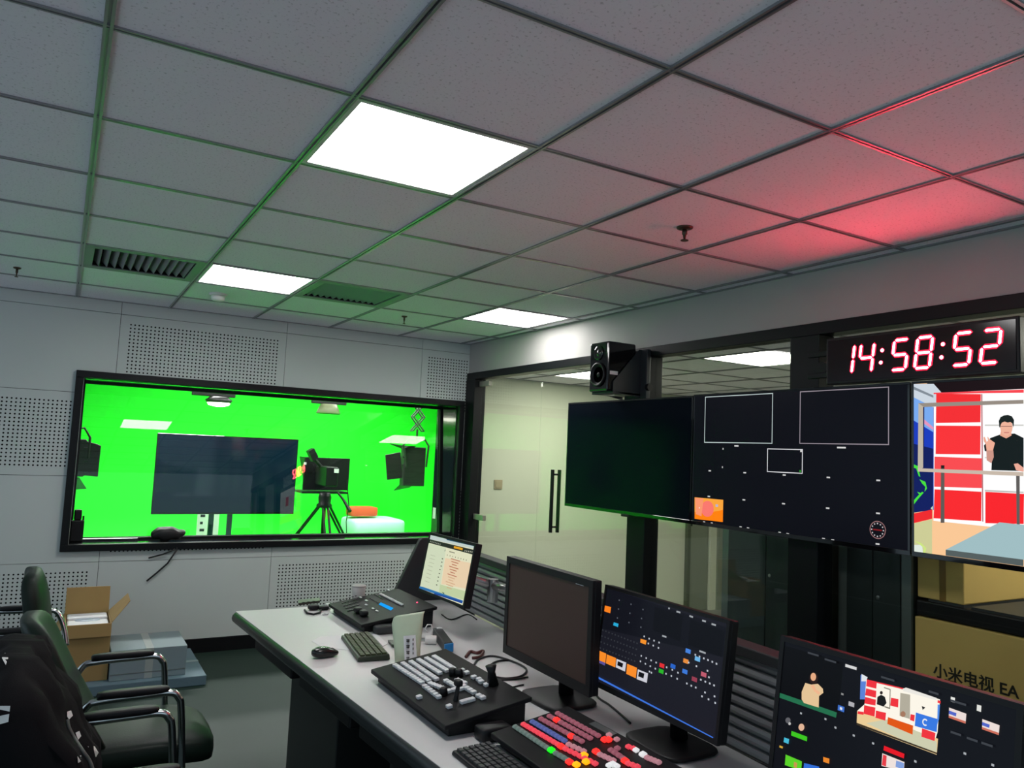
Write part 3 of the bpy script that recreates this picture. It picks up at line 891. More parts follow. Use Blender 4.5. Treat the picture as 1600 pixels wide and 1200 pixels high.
pc.blob(78, 945, 30, 38, (250, 120, 110)); pc.poly([(20, 893), (60, 897), (50, 980), (24, 970)], (250, 150, 110)); pc.dot(122, 930, .018, .012, (180, 180, 215)); pc.dot(40, 940, .006, .008, (240, 230, 230))
a, b = pc.P(877, 1044)
for i in range(36):
    t0, t1 = 2 * math.pi * i / 36, 2 * math.pi * (i + 1) / 36
    pc.poly([(a + r * math.cos(t), b + r * math.sin(t)) for r, t in ((.034, t0), (.034, t1), (.0375, t1), (.0375, t0))], (150, 110, 112), False)
for i in range(12):
    t = 2 * math.pi * i / 12; q = (a + .027 * math.cos(t), b + .027 * math.sin(t))
    pc.poly([(q[0] - .0028, q[1] - .0028), (q[0] + .0028, q[1] - .0028), (q[0] + .0028, q[1] + .0028), (q[0] - .0028, q[1] + .0028)], (190, 185, 190), False)
pc.poly([(a - .02, b - .003), (a + .02, b - .003), (a + .02, b + .003), (a - .02, b + .003)], (130, 25, 30), False)
pc.build(tvB)

tvC, sC, wC, hC = wall_tv('wall television showing a red and white virtual news set', -.715, .520, 1.219, 1.930)
pc = Picture(sC, wC, hC, (1410, 590, 190 / 735))
W2, H2 = wC / 2, hC / 2
pc.poly([(-W2, -H2), (W2, -H2), (W2, H2), (-W2, H2)], (250, 200, 150), False)            # floor
pc.poly([(60, 880), (180, 855), (180, 1075), (60, 1072)], (205, 205, 150))
pc.poly([(60, 1010), (120, 1010), (125, 1075), (60, 1072)], (225, 235, 225))
pc.poly([(70, 985), (115, 1000), (145, 1030), (140, 1065), (125, 1060), (130, 1030), (100, 1005)], (205, 230, 130))
a0 = pc.P(185, 95); a1 = pc.P(185, 865)
pc.poly([(a0[0], a1[1]), (W2, a1[1] - .005), (W2, H2), (a0[0], a0[1])], (255, 255, 255), False)   # white shelves
b0_ = pc.P(150, 40); b1_ = pc.P(400, 84)
pc.poly([(b0_[0], b1_[1]), (W2, b1_[1]), (W2, H2), (b0_[0], H2)], (24, 10, 14), False)
pc.poly([(60, 38), (190, 38), (190, 800), (60, 815)], (25, 60, 190))                      # blue city screen
pc.poly([(60, 38), (190, 38), (235, 88), (188, 180), (60, 120)], (205, 215, 225))
pc.poly([(70, 55), (188, 108), (188, 122), (70, 72)], (130, 140, 150))
pc.poly([(60, 120), (188, 180), (188, 330), (60, 260)], (120, 170, 240)); pc.poly([(60, 400), (188, 430), (186, 800), (60, 815)], (12, 28, 95))
pc.poly([(130, 250), (188, 300), (188, 318), (132, 278)], (230, 150, 190))
for q in ([(105, 615), (140, 630), (150, 670), (135, 690), (140, 660), (120, 640)], [(62, 740), (90, 720), (120, 690), (130, 695), (95, 735), (62, 765)], [(90, 690), (120, 700), (110, 715)], [(62, 525), (95, 535), (110, 600), (100, 595), (85, 550), (62, 545)]):
    pc.poly(q, (70, 225, 60))
pc.poly([(172, 790), (186, 775), (186, 802)], (200, 220, 190))
pc.poly([(58, 820), (182, 797), (182, 853), (58, 878)], (240, 40, 45))
pc.poly([(190, 92), (240, 90), (735, 72), (735, 92), (480, 95), (190, 100)], (250, 70, 80))
for q, c in (([(206, 97), (476, 100), (474, 270), (204, 275)], (245, 45, 50)), ([(204, 290), (475, 292), (473, 465), (202, 462)], (250, 50, 55)),
             ([(196, 478), (487, 488), (486, 668), (194, 660)], (250, 75, 80)), ([(196, 675), (480, 690), (478, 868), (190, 850)], (250, 40, 45)),
             ([(503, 690), (735, 703), (735, 885), (503, 880)], (250, 35, 42))):
    pc.poly(q, c)
r0 = pc.P(735, 703); r1 = pc.P(735, 885)
pc.poly([(r0[0], r1[1]), (W2, r1[1]), (W2, r0[1]), (r0[0], r0[1])], (250, 35, 42), False)
for k in range(3):                                                                         # the rest of the set, out of the photograph
    x = r0[0] + .10 + k * .21
    pc.poly([(x, .05), (x + .17, .05), (x + .17, .19), (x, .19)], (248, 45, 50) if k % 2 else (235, 235, 230), False)
pc.poly([(500, 284), (735, 284), (735, 292), (500, 292)], (205, 205, 200)); pc.poly([(500, 480), (735, 480), (735, 488), (500, 488)], (215, 215, 210)); pc.poly([(500, 678), (735, 690), (735, 698), (500, 688)], (190, 190, 185))
pc.poly([(478, 100), (486, 100), (492, 870), (484, 870)], (190, 120, 125))
# presenter in a black tee
pc.poly([(535, 365), (590, 345), (680, 338), (735, 365), (735, 565), (540, 560), (545, 450), (500, 445), (495, 410)], (16, 26, 26))
pc.poly([(598, 320), (660, 320), (662, 350), (630, 368), (592, 350)], (235, 170, 145))
pc.blob(631, 300, 38, 52, (240, 180, 155)); pc.poly([(588, 300), (585, 262), (595, 240), (615, 229), (640, 226), (664, 234), (677, 256), (676, 285), (672, 302), (667, 278), (655, 268), (640, 272), (620, 266), (604, 272), (597, 285), (594, 302)], (22, 32, 30))
pc.poly([(598, 293), (664, 293), (664, 297), (598, 297)], (120, 80, 75)); pc.poly([(616, 330), (648, 330), (646, 335), (618, 335)], (200, 110, 105))
pc.poly([(510, 440), (552, 440), (555, 480), (540, 518), (512, 500)], (205, 150, 135)); pc.poly([(505, 395), (530, 372), (562, 395), (550, 440), (512, 440)], (240, 175, 150)); pc.poly([(492, 360), (500, 358), (512, 385), (505, 400), (495, 385)], (240, 175, 150)); pc.poly([(516, 358), (522, 360), (530, 380), (522, 388)], (240, 175, 150))
pc.poly([(676, 522), (700, 518), (735, 545), (735, 570), (690, 560)], (235, 170, 150))
# desk frame, posts and grey desk top
pc.poly([(236, 530), (257, 530), (257, 878), (234, 878)], (95, 90, 85)); pc.poly([(690, 590), (712, 590), (712, 890), (694, 890)], (95, 92, 90)); pc.poly([(236, 530), (257, 530), (257, 548), (236, 548)], (30, 25, 25))
for q, c in (([(100, 155), (735, 135), (735, 158), (132, 178)], (150, 140, 130)), ([(100, 155), (132, 178), (128, 545), (96, 565)], (190, 180, 165)), ([(96, 548), (735, 572), (735, 596), (96, 568)], (200, 185, 170))):
    pc.poly(q, c)
pc.poly([(128, 178), (136, 178), (134, 545), (128, 545)], (40, 45, 90))
q0, q1, q2, q3 = pc.P(265, 1040), pc.P(590, 875), pc.P(735, 890), pc.P(735, 1100)
pc.poly([q0, q3, (W2, q3[1] - .0), (W2, q2[1]), q2, q1], (160, 190, 195), False)
pc.poly([(265, 1040), (735, 1100), (735, 1140), (265, 1075)], (85, 95, 95))
pc.build(tvC)

# ---------------- clock
ck = thing('led_clock', 'long black clock with red digits mounted above the televisions', 'clock', (3.0, .49, 1.932))
FX = 2.965
ca = MB().box(FX, 3.035, .083, .905, 1.936, 2.146).build('case', M_BLACKP, ck, bevel=.004)
Bx(FX - .003, FX + .001, .095, .893, 1.948, 2.134).build('face', mat('dark red acrylic', (.010, .003, .004), .12), ck)
M_SEG = emitter('red led core', (1.0, .05, .085), L_CLOCK)
M_SEG_HALO = mat('red led halo', (.35, .01, .03), .5, emit=(1.0, .008, .05), estr=1.3)  # red halo around the digits, painted as a glowing border
SEG = {'0': 'abcdef', '1': 'bc', '2': 'abged', '4': 'fgbc', '5': 'afgcd', '8': 'abcdefg'}
cells = [('1', .795), ('4', .700), ('5', .545), ('8', .443), ('5', .288), ('2', .183)]
DW, DH, T = .062, .124, .0105
zc0 = 2.041


def seg_pts(s, w, h, t, grow):
    g_ = .0035 - grow; a = w / 2; b = h / 2
    hz = {'a': b, 'g': 0, 'd': -b}
    if s in hz:
        z = hz[s]
        return [(-a + g_, z), (-a + g_ + t / 2 + grow, z + t / 2 + grow), (a - g_ - t / 2 - grow, z + t / 2 + grow), (a - g_, z), (a - g_ - t / 2 - grow, z - t / 2 - grow), (-a + g_ + t / 2 + grow, z - t / 2 - grow)]
    x = a if s in 'bc' else -a
    z0, z1 = (0, b) if s in 'bf' else (-b, 0)
    return [(x, z0 + g_), (x + t / 2 + grow, z0 + g_ + t / 2 + grow), (x + t / 2 + grow, z1 - g_ - t / 2 - grow), (x, z1 - g_), (x - t / 2 - grow, z1 - g_ - t / 2 - grow), (x - t / 2 - grow, z0 + g_ + t / 2 + grow)]


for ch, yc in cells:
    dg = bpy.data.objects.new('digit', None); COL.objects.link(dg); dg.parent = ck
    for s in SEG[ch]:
        for grow, m_, dx, nm in ((.0055, M_SEG_HALO, .0012, 'segment_halo'), (-.001, M_SEG, .0024, 'segment')):
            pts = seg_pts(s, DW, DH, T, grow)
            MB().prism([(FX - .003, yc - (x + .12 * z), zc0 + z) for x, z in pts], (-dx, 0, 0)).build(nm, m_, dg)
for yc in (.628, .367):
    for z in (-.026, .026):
        cl = MB().lathe([(.0095, 0), (.0095, .0012)], (FX - .003, yc - .12 * z, zc0 + z), axis=(-1, 0, 0), n=14).build('colon_halo', M_SEG_HALO, ck)
        MB().lathe([(.0065, 0), (.0065, .0024)], (FX - .003, yc - .12 * z, zc0 + z), axis=(-1, 0, 0), n=14).build('colon_dot', M_SEG, ck)
for z in (1.985, 2.085):
    Bx(3.0, 3.02, .90, 1.035, z - .012, z + .012).build('bracket_bar', M_BLACKF, ck, bevel=.002)
MB().cyl((3.01, .965, 2.02), (3.03, .965, 2.02), .03, n=18).build('bracket_eye', M_BLACKF, ck)

# ---------------- speaker on its bracket
spk = thing('bookshelf_speaker', 'gloss black loudspeaker on a bracket above the dark television', 'speaker', (2.9, 2.41, 1.96))
sx0, sx1, sy0, sy1, sz0, sz1 = 2.80, 3.015, 2.318, 2.508, 1.962, 2.268
Bx(sx0, sx1, sy0, sy1, sz0, sz1).build('cabinet', M_BLACKG, spk, bevel=.012, seg=3)
yc = (sy0 + sy1) / 2
MB().lathe([(.075, 0), (.075, .010), (.066, .014), (.060, .006), (.028, -.012), (.024, -.004), (.004, .006)], (sx0, yc, 2.065), axis=(-1, 0, 0), n=28).build('woofer', M_BLACKP, spk, smooth=True)
MB().lathe([(.045, 0), (.045, .006), (.036, .008), (.020, .002), (.016, .006), (.004, .010)], (sx0, yc, 2.20), axis=(-1, 0, 0), n=24).build('tweeter', M_BLACKG, spk, smooth=True)
p0, p1 = on(953, 579, 1, sy0), on(965, 586, 1, sy0)
Bx(p0.x, p1.x, sy0 - .0012, sy0 + .001, p1.z, p0.z).build('sticker', M_PAPER, spk)
br = thing('speaker_bracket', 'dark grey triangular bracket holding the loudspeaker', 'bracket', (3.07, 2.3, 1.95))
M_BRK = mat('charcoal bracket steel', (.035, .04, .045), .4, .3)
MB().prism([(2.835, sy0 - .012, 1.962), (2.835, sy0 - .012, 2.02), (3.03, sy0 - .012, 2.235), (3.075, sy0 - .012, 2.235), (3.075, sy0 - .012, 1.93), (2.99, sy0 - .012, 1.945)], (0, .007, 0)).build('side_plate', M_BRK, br)
MB().prism([(2.835, sy1 + .005, 1.962), (2.835, sy1 + .005, 2.02), (3.03, sy1 + .005, 2.235), (3.075, sy1 + .005, 2.235), (3.075, sy1 + .005, 1.93), (2.99, sy1 + .005, 1.945)], (0, .007, 0)).build('side_plate', M_BRK, br)
Bx(2.835, 3.075, sy0 - .012, sy1 + .012, 1.950, 1.961).build('shelf_plate', M_BRK, br)
Bx(3.045, 3.075, 2.25, 2.46, 1.93, 2.235).build('back_plate', M_BRK, br, bevel=.003)
MB().cyl((3.055, 2.25, 2.0), (3.055, 2.225, 2.0), .022, n=14).build('knob', M_BLACKP, br)

# ================================================================== DESK
DZ = .75


def fx(y):            # front edge of the desk top
    return .775 + (2.517 - y) * .0598


def bx_(y):           # slat wall line
    return 1.700 + (y - .09) * .066


Y0, Y1 = -1.2, 2.515
dk = thing('control_desk', 'long pale grey control desk carrying monitors and consoles', 'desk', (1.3, .7, 0))
ys = [Y0, Y1]
MB().hexa([(fx(Y0), Y0, DZ - .012), (bx_(Y0), Y0, DZ - .012), (bx_(Y1), Y1, DZ - .012), (fx(Y1), Y1, DZ - .012)],
          [(fx(Y0), Y0, DZ), (bx_(Y0), Y0, DZ), (bx_(Y1), Y1, DZ), (fx(Y1), Y1, DZ)]).build('desk_top', M_DESK, dk)
MB().hexa([(fx(Y0) + .004, Y0, DZ - .05), (bx_(Y0), Y0, DZ - .05), (bx_(Y1), Y1 - .004, DZ - .05), (fx(Y1) + .004, Y1 - .004, DZ - .05)],
          [(fx(Y0) + .004, Y0, DZ - .012), (bx_(Y0), Y0, DZ - .012), (bx_(Y1), Y1 - .004, DZ - .012), (fx(Y1) + .004, Y1 - .004, DZ - .012)]).build('desk_core', M_EDGE, dk)
e0 = MB().tube([(fx(Y0) + .004, Y0, DZ - .026), (fx(Y1 - .02) + .004, Y1 - .02, DZ - .026), (fx(Y1) + .02, Y1 - .002, DZ - .026), (bx_(Y1), Y1 - .002, DZ - .026)], .0255, 12).build('edge_trim', M_EDGE, dk, smooth=True)
for y0, y1 in ((1.80, 2.32), (1.18, 1.70), (.58, 1.10), (-.1, .48)):
    MB().hexa([(fx(y0) + .045, y0, .615), (fx(y0) + .40, y0, .615), (fx(y1) + .40, y1, .615), (fx(y1) + .045, y1, .615)],
              [(fx(y0) + .045, y0, .695), (fx(y0) + .40, y0, .695), (fx(y1) + .40, y1, .695), (fx(y1) + .045, y1, .695)]).build('keyboard_tray', M_BLACKP, dk, bevel=.006)
M_DARKW = mat('charcoal desk panel', (.012, .014, .014), .5)
for y0, y1 in ((1.65, 2.35), (.35, 1.1), (-1.0, -.2)):
    Bx(1.02, 1.60, y0, y1, 0, .70).build('pedestal', M_DARKW, dk, bevel=.004)
Bx(1.56, 1.60, Y0, Y1 - .1, .05, .70).build('modesty_panel', M_DARKW, dk)
# slat wall
sw_ = thing('slatted_screen', 'dark grey slatted back panel standing along the rear of the desk', 'panel', (1.75, .7, DZ))
NS = 9; ZT = 1.052
for k in range(NS):
    z0 = DZ + .004 + k * (ZT - .03 - DZ - .004) / NS; hgt = (ZT - .03 - DZ - .004) / NS
    m_ = MB()
    for (ya, yb_) in ((Y0, Y1 - .02),):
        a0, a1 = bx_(ya), bx_(yb_)
        prof = [(0.010, .000), (0.010, hgt * .22), (-.006, hgt * .34), (-.008, hgt * .60), (-.006, hgt * .92), (.010, hgt * .98), (.02, hgt * .98), (.02, 0)]
        n = len(prof)
        m_.add([(a0 + p, ya, z0 + q) for p, q in prof] + [(a1 + p, yb_, z0 + q) for p, q in prof],
               [tuple(range(n))[::-1], tuple(range(n, 2 * n))] + [(i, (i + 1) % n, n + (i + 1) % n, n + i) for i in range(n)])
    m_.build('slat', M_SLAT, sw_)
MB().hexa([(bx_(Y0) - .022, Y0, ZT - .03), (bx_(Y0) + .045, Y0, ZT - .03), (bx_(Y1) + .045, Y1, ZT - .03), (bx_(Y1) - .022, Y1, ZT - .03)],
          [(bx_(Y0) - .022, Y0, ZT), (bx_(Y0) + .045, Y0, ZT), (bx_(Y1) + .045, Y1, ZT), (bx_(Y1) - .022, Y1, ZT)]).build('top_rail', M_DKGREY, sw_, bevel=.004)
MB().hexa([(bx_(Y0) + .02, Y0, DZ), (bx_(Y0) + .045, Y0, DZ), (bx_(Y1) + .045, Y1 - .04, DZ), (bx_(Y1) + .02, Y1 - .04, DZ)],
          [(bx_(Y0) + .02, Y0, ZT - .03), (bx_(Y0) + .045, Y0, ZT - .03), (bx_(Y1) + .045, Y1, ZT - .03), (bx_(Y1) + .02, Y1, ZT - .03)]).build('back_board', M_DARKW, sw_)
ye = 2.48
MB().prism([(1.545, ye, DZ), (1.70, ye, 1.075), (1.715, ye, 1.085), (1.86, ye, 1.085), (1.88, ye, 1.07), (1.90, ye, DZ)], (0, .03, 0)).build('end_panel', M_DKGREY, sw_, bevel=.004)
for y in (Y0 + .03, 2.44):
    Bx(bx_(y) + .0, bx_(y) + .045, y - .03, y + .03, 0, .70).build('leg', M_DARKW, dk)


# ---------------- monitors
def monitor(label, c, yaw, tilt, w_, h_, bz, M_case, zoom, stand=True, chin=None):
    """c: centre of the front; faces -X turned by yaw"""
    yaw, tilt = math.radians(yaw), math.radians(tilt)
    r = Vector((-math.sin(yaw), -math.cos(yaw), 0)); n = Vector((-math.cos(yaw), math.sin(yaw), 0))
    up = Vector((0, 0, 1)) * math.cos(tilt) - n * math.sin(tilt)
    nn = r.cross(up).normalized(); c = Vector(c)
    t = thing('desk_monitor', label, 'monitor', (c.x + .1, c.y, DZ), group='desk monitors')
    chin = bz if chin is None else chin

    def slab(x0, x1, y0, y1, d0, d1, nm, m_, bev=.002):
        P = lambda a, b, d: c + r * a + up * b - nn * d
        o = MB().hexa([P(x0, y0, d0), P(x1, y0, d0), P(x1, y0, d1), P(x0, y0, d1)], [P(x0, y1, d0), P(x1, y1, d0), P(x1, y1, d1), P(x0, y1, d1)]).build(nm, m_, t, bevel=bev)
        return o
    a, b = w_ / 2, h_ / 2
    slab(-a, a, -b, b, .008, .035, 'case', M_case, .004)
    fr = MB(); P = lambda x, y, d: c + r * x + up * y - nn * d
    for (x0, x1, y0, y1) in ((-a, a, -b, -b + chin), (-a, a, b - bz, b), (-a, -a + bz, -b + chin, b - bz), (a - bz, a, -b + chin, b - bz)):
        fr.hexa([P(x0, y0, 0), P(x1, y0, 0), P(x1, y0, .01), P(x0, y0, .01)], [P(x0, y1, 0), P(x1, y1, 0), P(x1, y1, .01), P(x0, y1, .01)])
    fr.build('bezel', M_case, t)
    slab(-a + bz, a - bz, -b + chin, b - bz, .003, .008, 'screen', M_SCR, 0)
    slab(-.12, .12, -.09, .09, .035, .06, 'back_housing', M_case, .006)
    back = c - nn * .05
    if stand:
        MB().tube([back + Vector((0, 0, .02)), back - nn * .04 + Vector((0, 0, -.05)), Vector((c.x + .10, c.y, DZ + .02))], [.022, .022, .026], 10).build('stand_neck', M_case, t, smooth=True)
        MB().pad((c.x + .07, c.y, DZ + .008), (.20, .24, .016), .5).build('stand_base', M_case, t, smooth=True)
    sc = Screen(c - nn * .003 + up * (chin - bz) / 2, r, up)
    sc.n = nn
    return t, Picture(sc, w_ - 2 * bz, h_ - bz - chin, zoom)


# 1: document page
m1, pc = monitor('small desk monitor showing a pale document page', (1.516, 1.772, 1.038), -2.3, 9.6, .44, .273, .012, M_BLACKP, (620, 820, .125), stand=False)
pc.poly([(-.3, -.3), (.3, -.3), (.3, .3), (-.3, .3)], (222, 222, 190), False)
pc.poly([(425, 110), (975, 235), (968, 300), (412, 180)], (190, 205, 200)); pc.poly([(630, 158), (972, 235), (966, 268), (622, 190)], (30, 75, 105))
pc.poly([(412, 180), (962, 312), (950, 372), (400, 225)], (36, 44, 36)); pc.poly([(718, 265), (828, 292), (822, 318), (714, 292)], (225, 160, 30))
for i in range(5): pc.dot(855 + i * 22, 325 + i * 4, .006, .006, (190, 190, 170))
for i in range(7): pc.dot(425 + i * 20, 208 + i * 6, .007, .006, (150, 155, 140))
pc.poly([(400, 230), (622, 285), (535, 860), (290, 765)], (205, 215, 185))
pc.poly([(610, 415), (935, 480), (870, 800), (560, 740)], (230, 205, 170)); pc.poly([(545, 745), (860, 830), (845, 940), (530, 850)], (190, 205, 160))
for i, (x, y) in enumerate(((575, 425), (568, 468), (560, 517), (545, 560), (538, 610), (525, 655), (518, 703), (505, 752))):
    pc.dot(x, y, .012, .004, (60, 60, 50)); pc.dot(x - 120, y - 40, .05, .002, (170, 175, 150))
for i in range(12):
    x, y = 740 - i * 7, 440 + i * 32
    pc.dot(x, y, .085 - .02 * (i % 3), .0035, (180, 110, 85) if i < 7 else (205, 165, 130))
for i in range(8): pc.dot(640 + i * 34, 380 + i * 9, .005, .005, (90, 90, 70))
pc.dot(612, 322, .004, .008, (40, 40, 35)); pc.dot(700, 345, .05, .004, (120, 120, 100))
pc.poly([(285, 765), (345, 780), (840, 950), (828, 985), (280, 795)], (40, 110, 170)); pc.poly([(480, 850), (828, 955), (825, 985), (475, 870)], (25, 70, 150))
pc.build(m1)
cl = MB()
MB().tube([(1.56, 1.78, 1.02), (1.62, 1.72, 1.0), (1.70, 1.66, .97)], .018, 10).build('arm_link', M_ALU, m1, smooth=True)
MB().tube([(1.70, 1.66, .90), (1.70, 1.66, 1.0)], .024, 12).build('arm_post', M_ALU, m1)
MB().tube([(1.70, 1.66, .97), (1.68, 1.52, .985), (bx_(1.40) - .035, 1.40, .96)], [.016, .018, .018], 10).build('arm_link', M_ALU, m1, smooth=True)
Bx(bx_(1.40) - .06, bx_(1.40) - .009, 1.37, 1.43, .88, .975).build('arm_clamp', M_ALU, m1, bevel=.006)
Bx(1.50, 1.58, 1.74, 1.82, .93, .935).build('sticky_note', mat('teal note', (.02, .14, .12), .7), m1)

# 2: switched off
M_SCR2 = mat('brown grey switched off screen', (.062, .036, .029), .4, spec=.3)  # brown grey room reflection put into the screen's base colour
m2, pc = monitor('thick black desk monitor that is switched off', (1.415, .80, 1.018), 1.6, 0, .548, .342, .022, M_BLACKP, None, chin=.030)
for ch in m2.children:
    if ch.name.startswith('screen'): ch.data.materials[0] = M_SCR2
p = on(904, 911, 0, 1.408); Bx(1.4115, 1.4135, p.y - .022, p.y + .02, p.z - .006, p.z + .005).build('sticker', M_PAPER, m2)

# 3: switcher software
m3, pc = monitor('desk monitor showing dark switcher software with orange squares', (1.49, .335, 1.008), 1.4, 6.8, .542, .308, .010, M_BLACKP, (930, 900, 220 / 943), chin=.016)
pc.poly([(-.3, -.2), (.3, -.2), (.3, .2), (-.3, .2)], (26, 27, 36), False)
pc.poly([(60, 60), (900, 350), (860, 545), (30, 345)], (17, 19, 27))
for q in ([(400, 205), (590, 265), (570, 440), (385, 360)], [(640, 290), (870, 370), (850, 545), (625, 460)]):
    pc.poly(q, (12, 14, 20))
for q in ([(66, 198), (108, 208), (102, 250), (62, 236)],):
    pc.poly(q, (250, 130, 30))
pc.poly([(126, 310), (158, 320), (154, 342), (122, 330)], (40, 170, 215)); pc.poly([(306, 420), (346, 432), (340, 460), (304, 446)], (245, 145, 40))
for q in ([(10, 492), (76, 520), (70, 582), (6, 555)], [(80, 525), (142, 550), (136, 612), (74, 585)], [(216, 588), (282, 615), (274, 685), (210, 655)]):
    pc.poly(q, (250, 140, 40))
pc.poly([(6, 556), (70, 582), (66, 600), (6, 572)], (90, 80, 150))
for q in ([(146, 555), (210, 580), (202, 640), (140, 612)], [(288, 625), (356, 652), (348, 716), (280, 690)]):
    pc.poly(q, (205, 205, 215))
for q in ([(154, 570), (190, 586), (184, 614), (150, 598)], [(296, 640), (332, 654), (326, 686), (290, 672)]):
    pc.poly(q, (12, 12, 18))
for x, y, c in ((625, 503, (70, 130, 220)), (688, 556, (110, 180, 230)), (610, 570, (230, 140, 60)), (450, 600, (225, 45, 50)), (524, 605, (40, 100, 200)), (445, 638, (40, 180, 40)), (604, 640, (60, 120, 215)), (730, 660, (190, 90, 110)), (668, 692, (150, 60, 80))):
    pc.dot(x, y, .020, .011, c)
for x, y in [(332, 405), (365, 420), (398, 433), (432, 446), (360, 452), (393, 466), (428, 482), (313, 535), (346, 550), (379, 565), (413, 580), (308, 572), (341, 588), (374, 604), (408, 621), (484, 612), (522, 628), (560, 648), (480, 655), (516, 670), (555, 688), (620, 720), (650, 735), (680, 747), (742, 780), (806, 806), (722, 806), (766, 826), (811, 850), (678, 528), (706, 540), (735, 552), (763, 563), (792, 575), (820, 588), (634, 580), (686, 604), (760, 635), (770, 678), (716, 695), (746, 708), (776, 720), (805, 733), (372, 640), (385, 648)]:
    pc.dot(x, y, .0055, .0045, (190, 195, 205))
for x, y, wd in ((566, 242, .016), (652, 272, .014), (738, 302, .014), (803, 326, .016), (472, 405, .018), (728, 510, .024), (504, 218, .006)):
    pc.dot(x, y, wd, .0045, (160, 165, 170))
for x, y in ((170, 163), (165, 222), (242, 250), (320, 285), (158, 282), (236, 312), (316, 344), (330, 225), (250, 190)):
    pc.dot(x, y, .005, .004, (95, 100, 110))
for r_ in range(4):
    for i in range(13):
        pc.dot(40 + i * 21 - r_ * 4, 355 + i * 8 + r_ * 40, .006, .004, (52, 55, 62))
pc.poly([(-2, 655), (820, 1085), (815, 1105), (-4, 668)], (60, 115, 220))
pc.build(m3)

# 4: vision mixing software
m4, pc = monitor('desk monitor showing a virtual set preview with a presenter in beige', (1.487, -.362, 1.0), 1.0, 7.0, .545, .318, .012, M_BLACKP, (1190, 980, 410 / 1600), chin=.016)
pc.poly([(-.3, -.2), (.3, -.2), (.3, .2), (-.3, .2)], (14, 16, 22), False)
pc.poly([(100, 100), (500, 215), (470, 520), (80, 390)], (8, 9, 12))
pc.poly([(85, 390), (460, 520), (455, 552), (80, 418)], (35, 110, 75))
pc.blob(319, 312, 27, 38, (40, 26, 22)); pc.blob(317, 303, 17, 25, (230, 170, 130))
pc.poly([(268, 340), (305, 350), (345, 345), (375, 375), (378, 400), (352, 420), (350, 490), (260, 462), (246, 440), (246, 395)], (228, 195, 150)); pc.poly([(300, 355), (322, 352), (332, 378), (360, 398), (350, 412), (322, 390)], (240, 180, 140))
pc.poly([(606, 290), (640, 300), (640, 440), (602, 440)], (90, 130, 215)); pc.poly([(612, 285), (648, 305), (640, 330), (610, 330)], (225, 230, 235))
pc.poly([(640, 320), (1090, 440), (1075, 640), (1060, 690), (770, 570), (585, 510), (630, 470)], (252, 246, 232))
pc.poly([(585, 510), (770, 570), (1078, 680), (1070, 778), (582, 595)], (236, 205, 150)); pc.poly([(640, 585), (780, 560), (1010, 660), (1070, 700), (1070, 762), (900, 705)], (205, 205, 175))
pc.poly([(582, 595), (1072, 775), (1072, 765), (582, 582)], (60, 50, 35))
for q in ([(644, 322), (705, 338), (702, 375), (640, 360)], [(640, 372), (702, 388), (700, 430), (634, 415)], [(634, 425), (700, 442), (697, 478), (630, 465)], [(628, 475), (697, 490), (692, 545), (625, 528)], [(590, 512), (625, 516), (625, 535), (588, 528)], [(700, 508), (762, 522), (758, 570), (697, 552)], [(792, 430), (838, 438), (836, 490), (788, 478)], [(912, 530), (938, 536), (934, 575), (908, 566)], [(982, 616), (1064, 645), (1058, 694), (978, 668)], [(645, 318), (870, 372), (870, 380), (645, 326)], [(1078, 444), (1096, 450), (1094, 466), (1076, 460)]):
    pc.poly(q, (240, 50, 60))
pc.poly([(850, 400), (910, 412), (908, 560), (845, 540)], (178, 172, 155)); pc.blob(866, 530, 16, 18, (165, 120, 95)); pc.poly([(865, 375), (885, 368), (1072, 432), (1068, 445), (868, 390)], (235, 232, 225))
pc.poly([(945, 520), (1078, 560), (1072, 640), (938, 602)], (55, 120, 225)); pc.poly([(1078, 470), (1092, 474), (1086, 560), (1074, 600)], (80, 140, 230))
a, b = pc.P(1002, 580)
for i in range(11):
    t0, t1 = math.radians(45 + i * 270 / 11), math.radians(45 + (i + 1) * 270 / 11)
    pc.poly([(a + r * .85 * math.cos(t), b + r * math.sin(t)) for r, t in ((.0042, t0), (.0042, t1), (.0068, t1), (.0068, t0))], (240, 240, 240), False)
pc.poly([(776, 548), (930, 600), (926, 655), (772, 590)], (225, 85, 10)); pc.poly([(982, 480), (1004, 490), (988, 505)], (30, 30, 30))
pc.poly([(712, 425), (735, 412), (758, 425), (768, 462), (750, 485), (708, 470)], (22, 24, 26)); pc.blob(736, 400, 9, 11, (40, 30, 28))
for q in ([(752, 365), (793, 378), (793, 384), (752, 371)], [(788, 378), (793, 380), (790, 500), (785, 498)], [(755, 480), (790, 492), (790, 500), (755, 488)]):
    pc.poly(q, (120, 115, 100))
pc.poly([(640, 372), (702, 388), (702, 384), (640, 368)], (255, 230, 220))
for x0, y0 in ((1150, 490), (1353, 560)):
    pc.poly([(x0, y0), (x0 + 105, y0 + 38), (x0 + 100, y0 + 98), (x0 - 2, y0 + 62)], (235, 220, 215)); pc.poly([(x0, y0 + 18), (x0 + 45, y0 + 34), (x0 + 42, y0 + 54), (x0 - 2, y0 + 38)], (80, 100, 200)); pc.poly([(x0 - 2, y0 + 48), (x0 + 101, y0 + 84), (x0 + 100, y0 + 98), (x0 - 2, y0 + 62)], (205, 110, 90))
pc.dot(1173, 442, .008, .009, (230, 230, 225)); pc.dot(1333, 494, .008, .011, (225, 225, 220)); pc.dot(552, 243, .028, .006, (215, 215, 215)); pc.dot(555, 470, .014, .009, (175, 175, 180)); pc.dot(492, 496, .016, .011, (60, 110, 200)); pc.dot(492, 496, .006, .005, (225, 230, 240)); pc.dot(500, 408, .006, .004, (140, 140, 140))
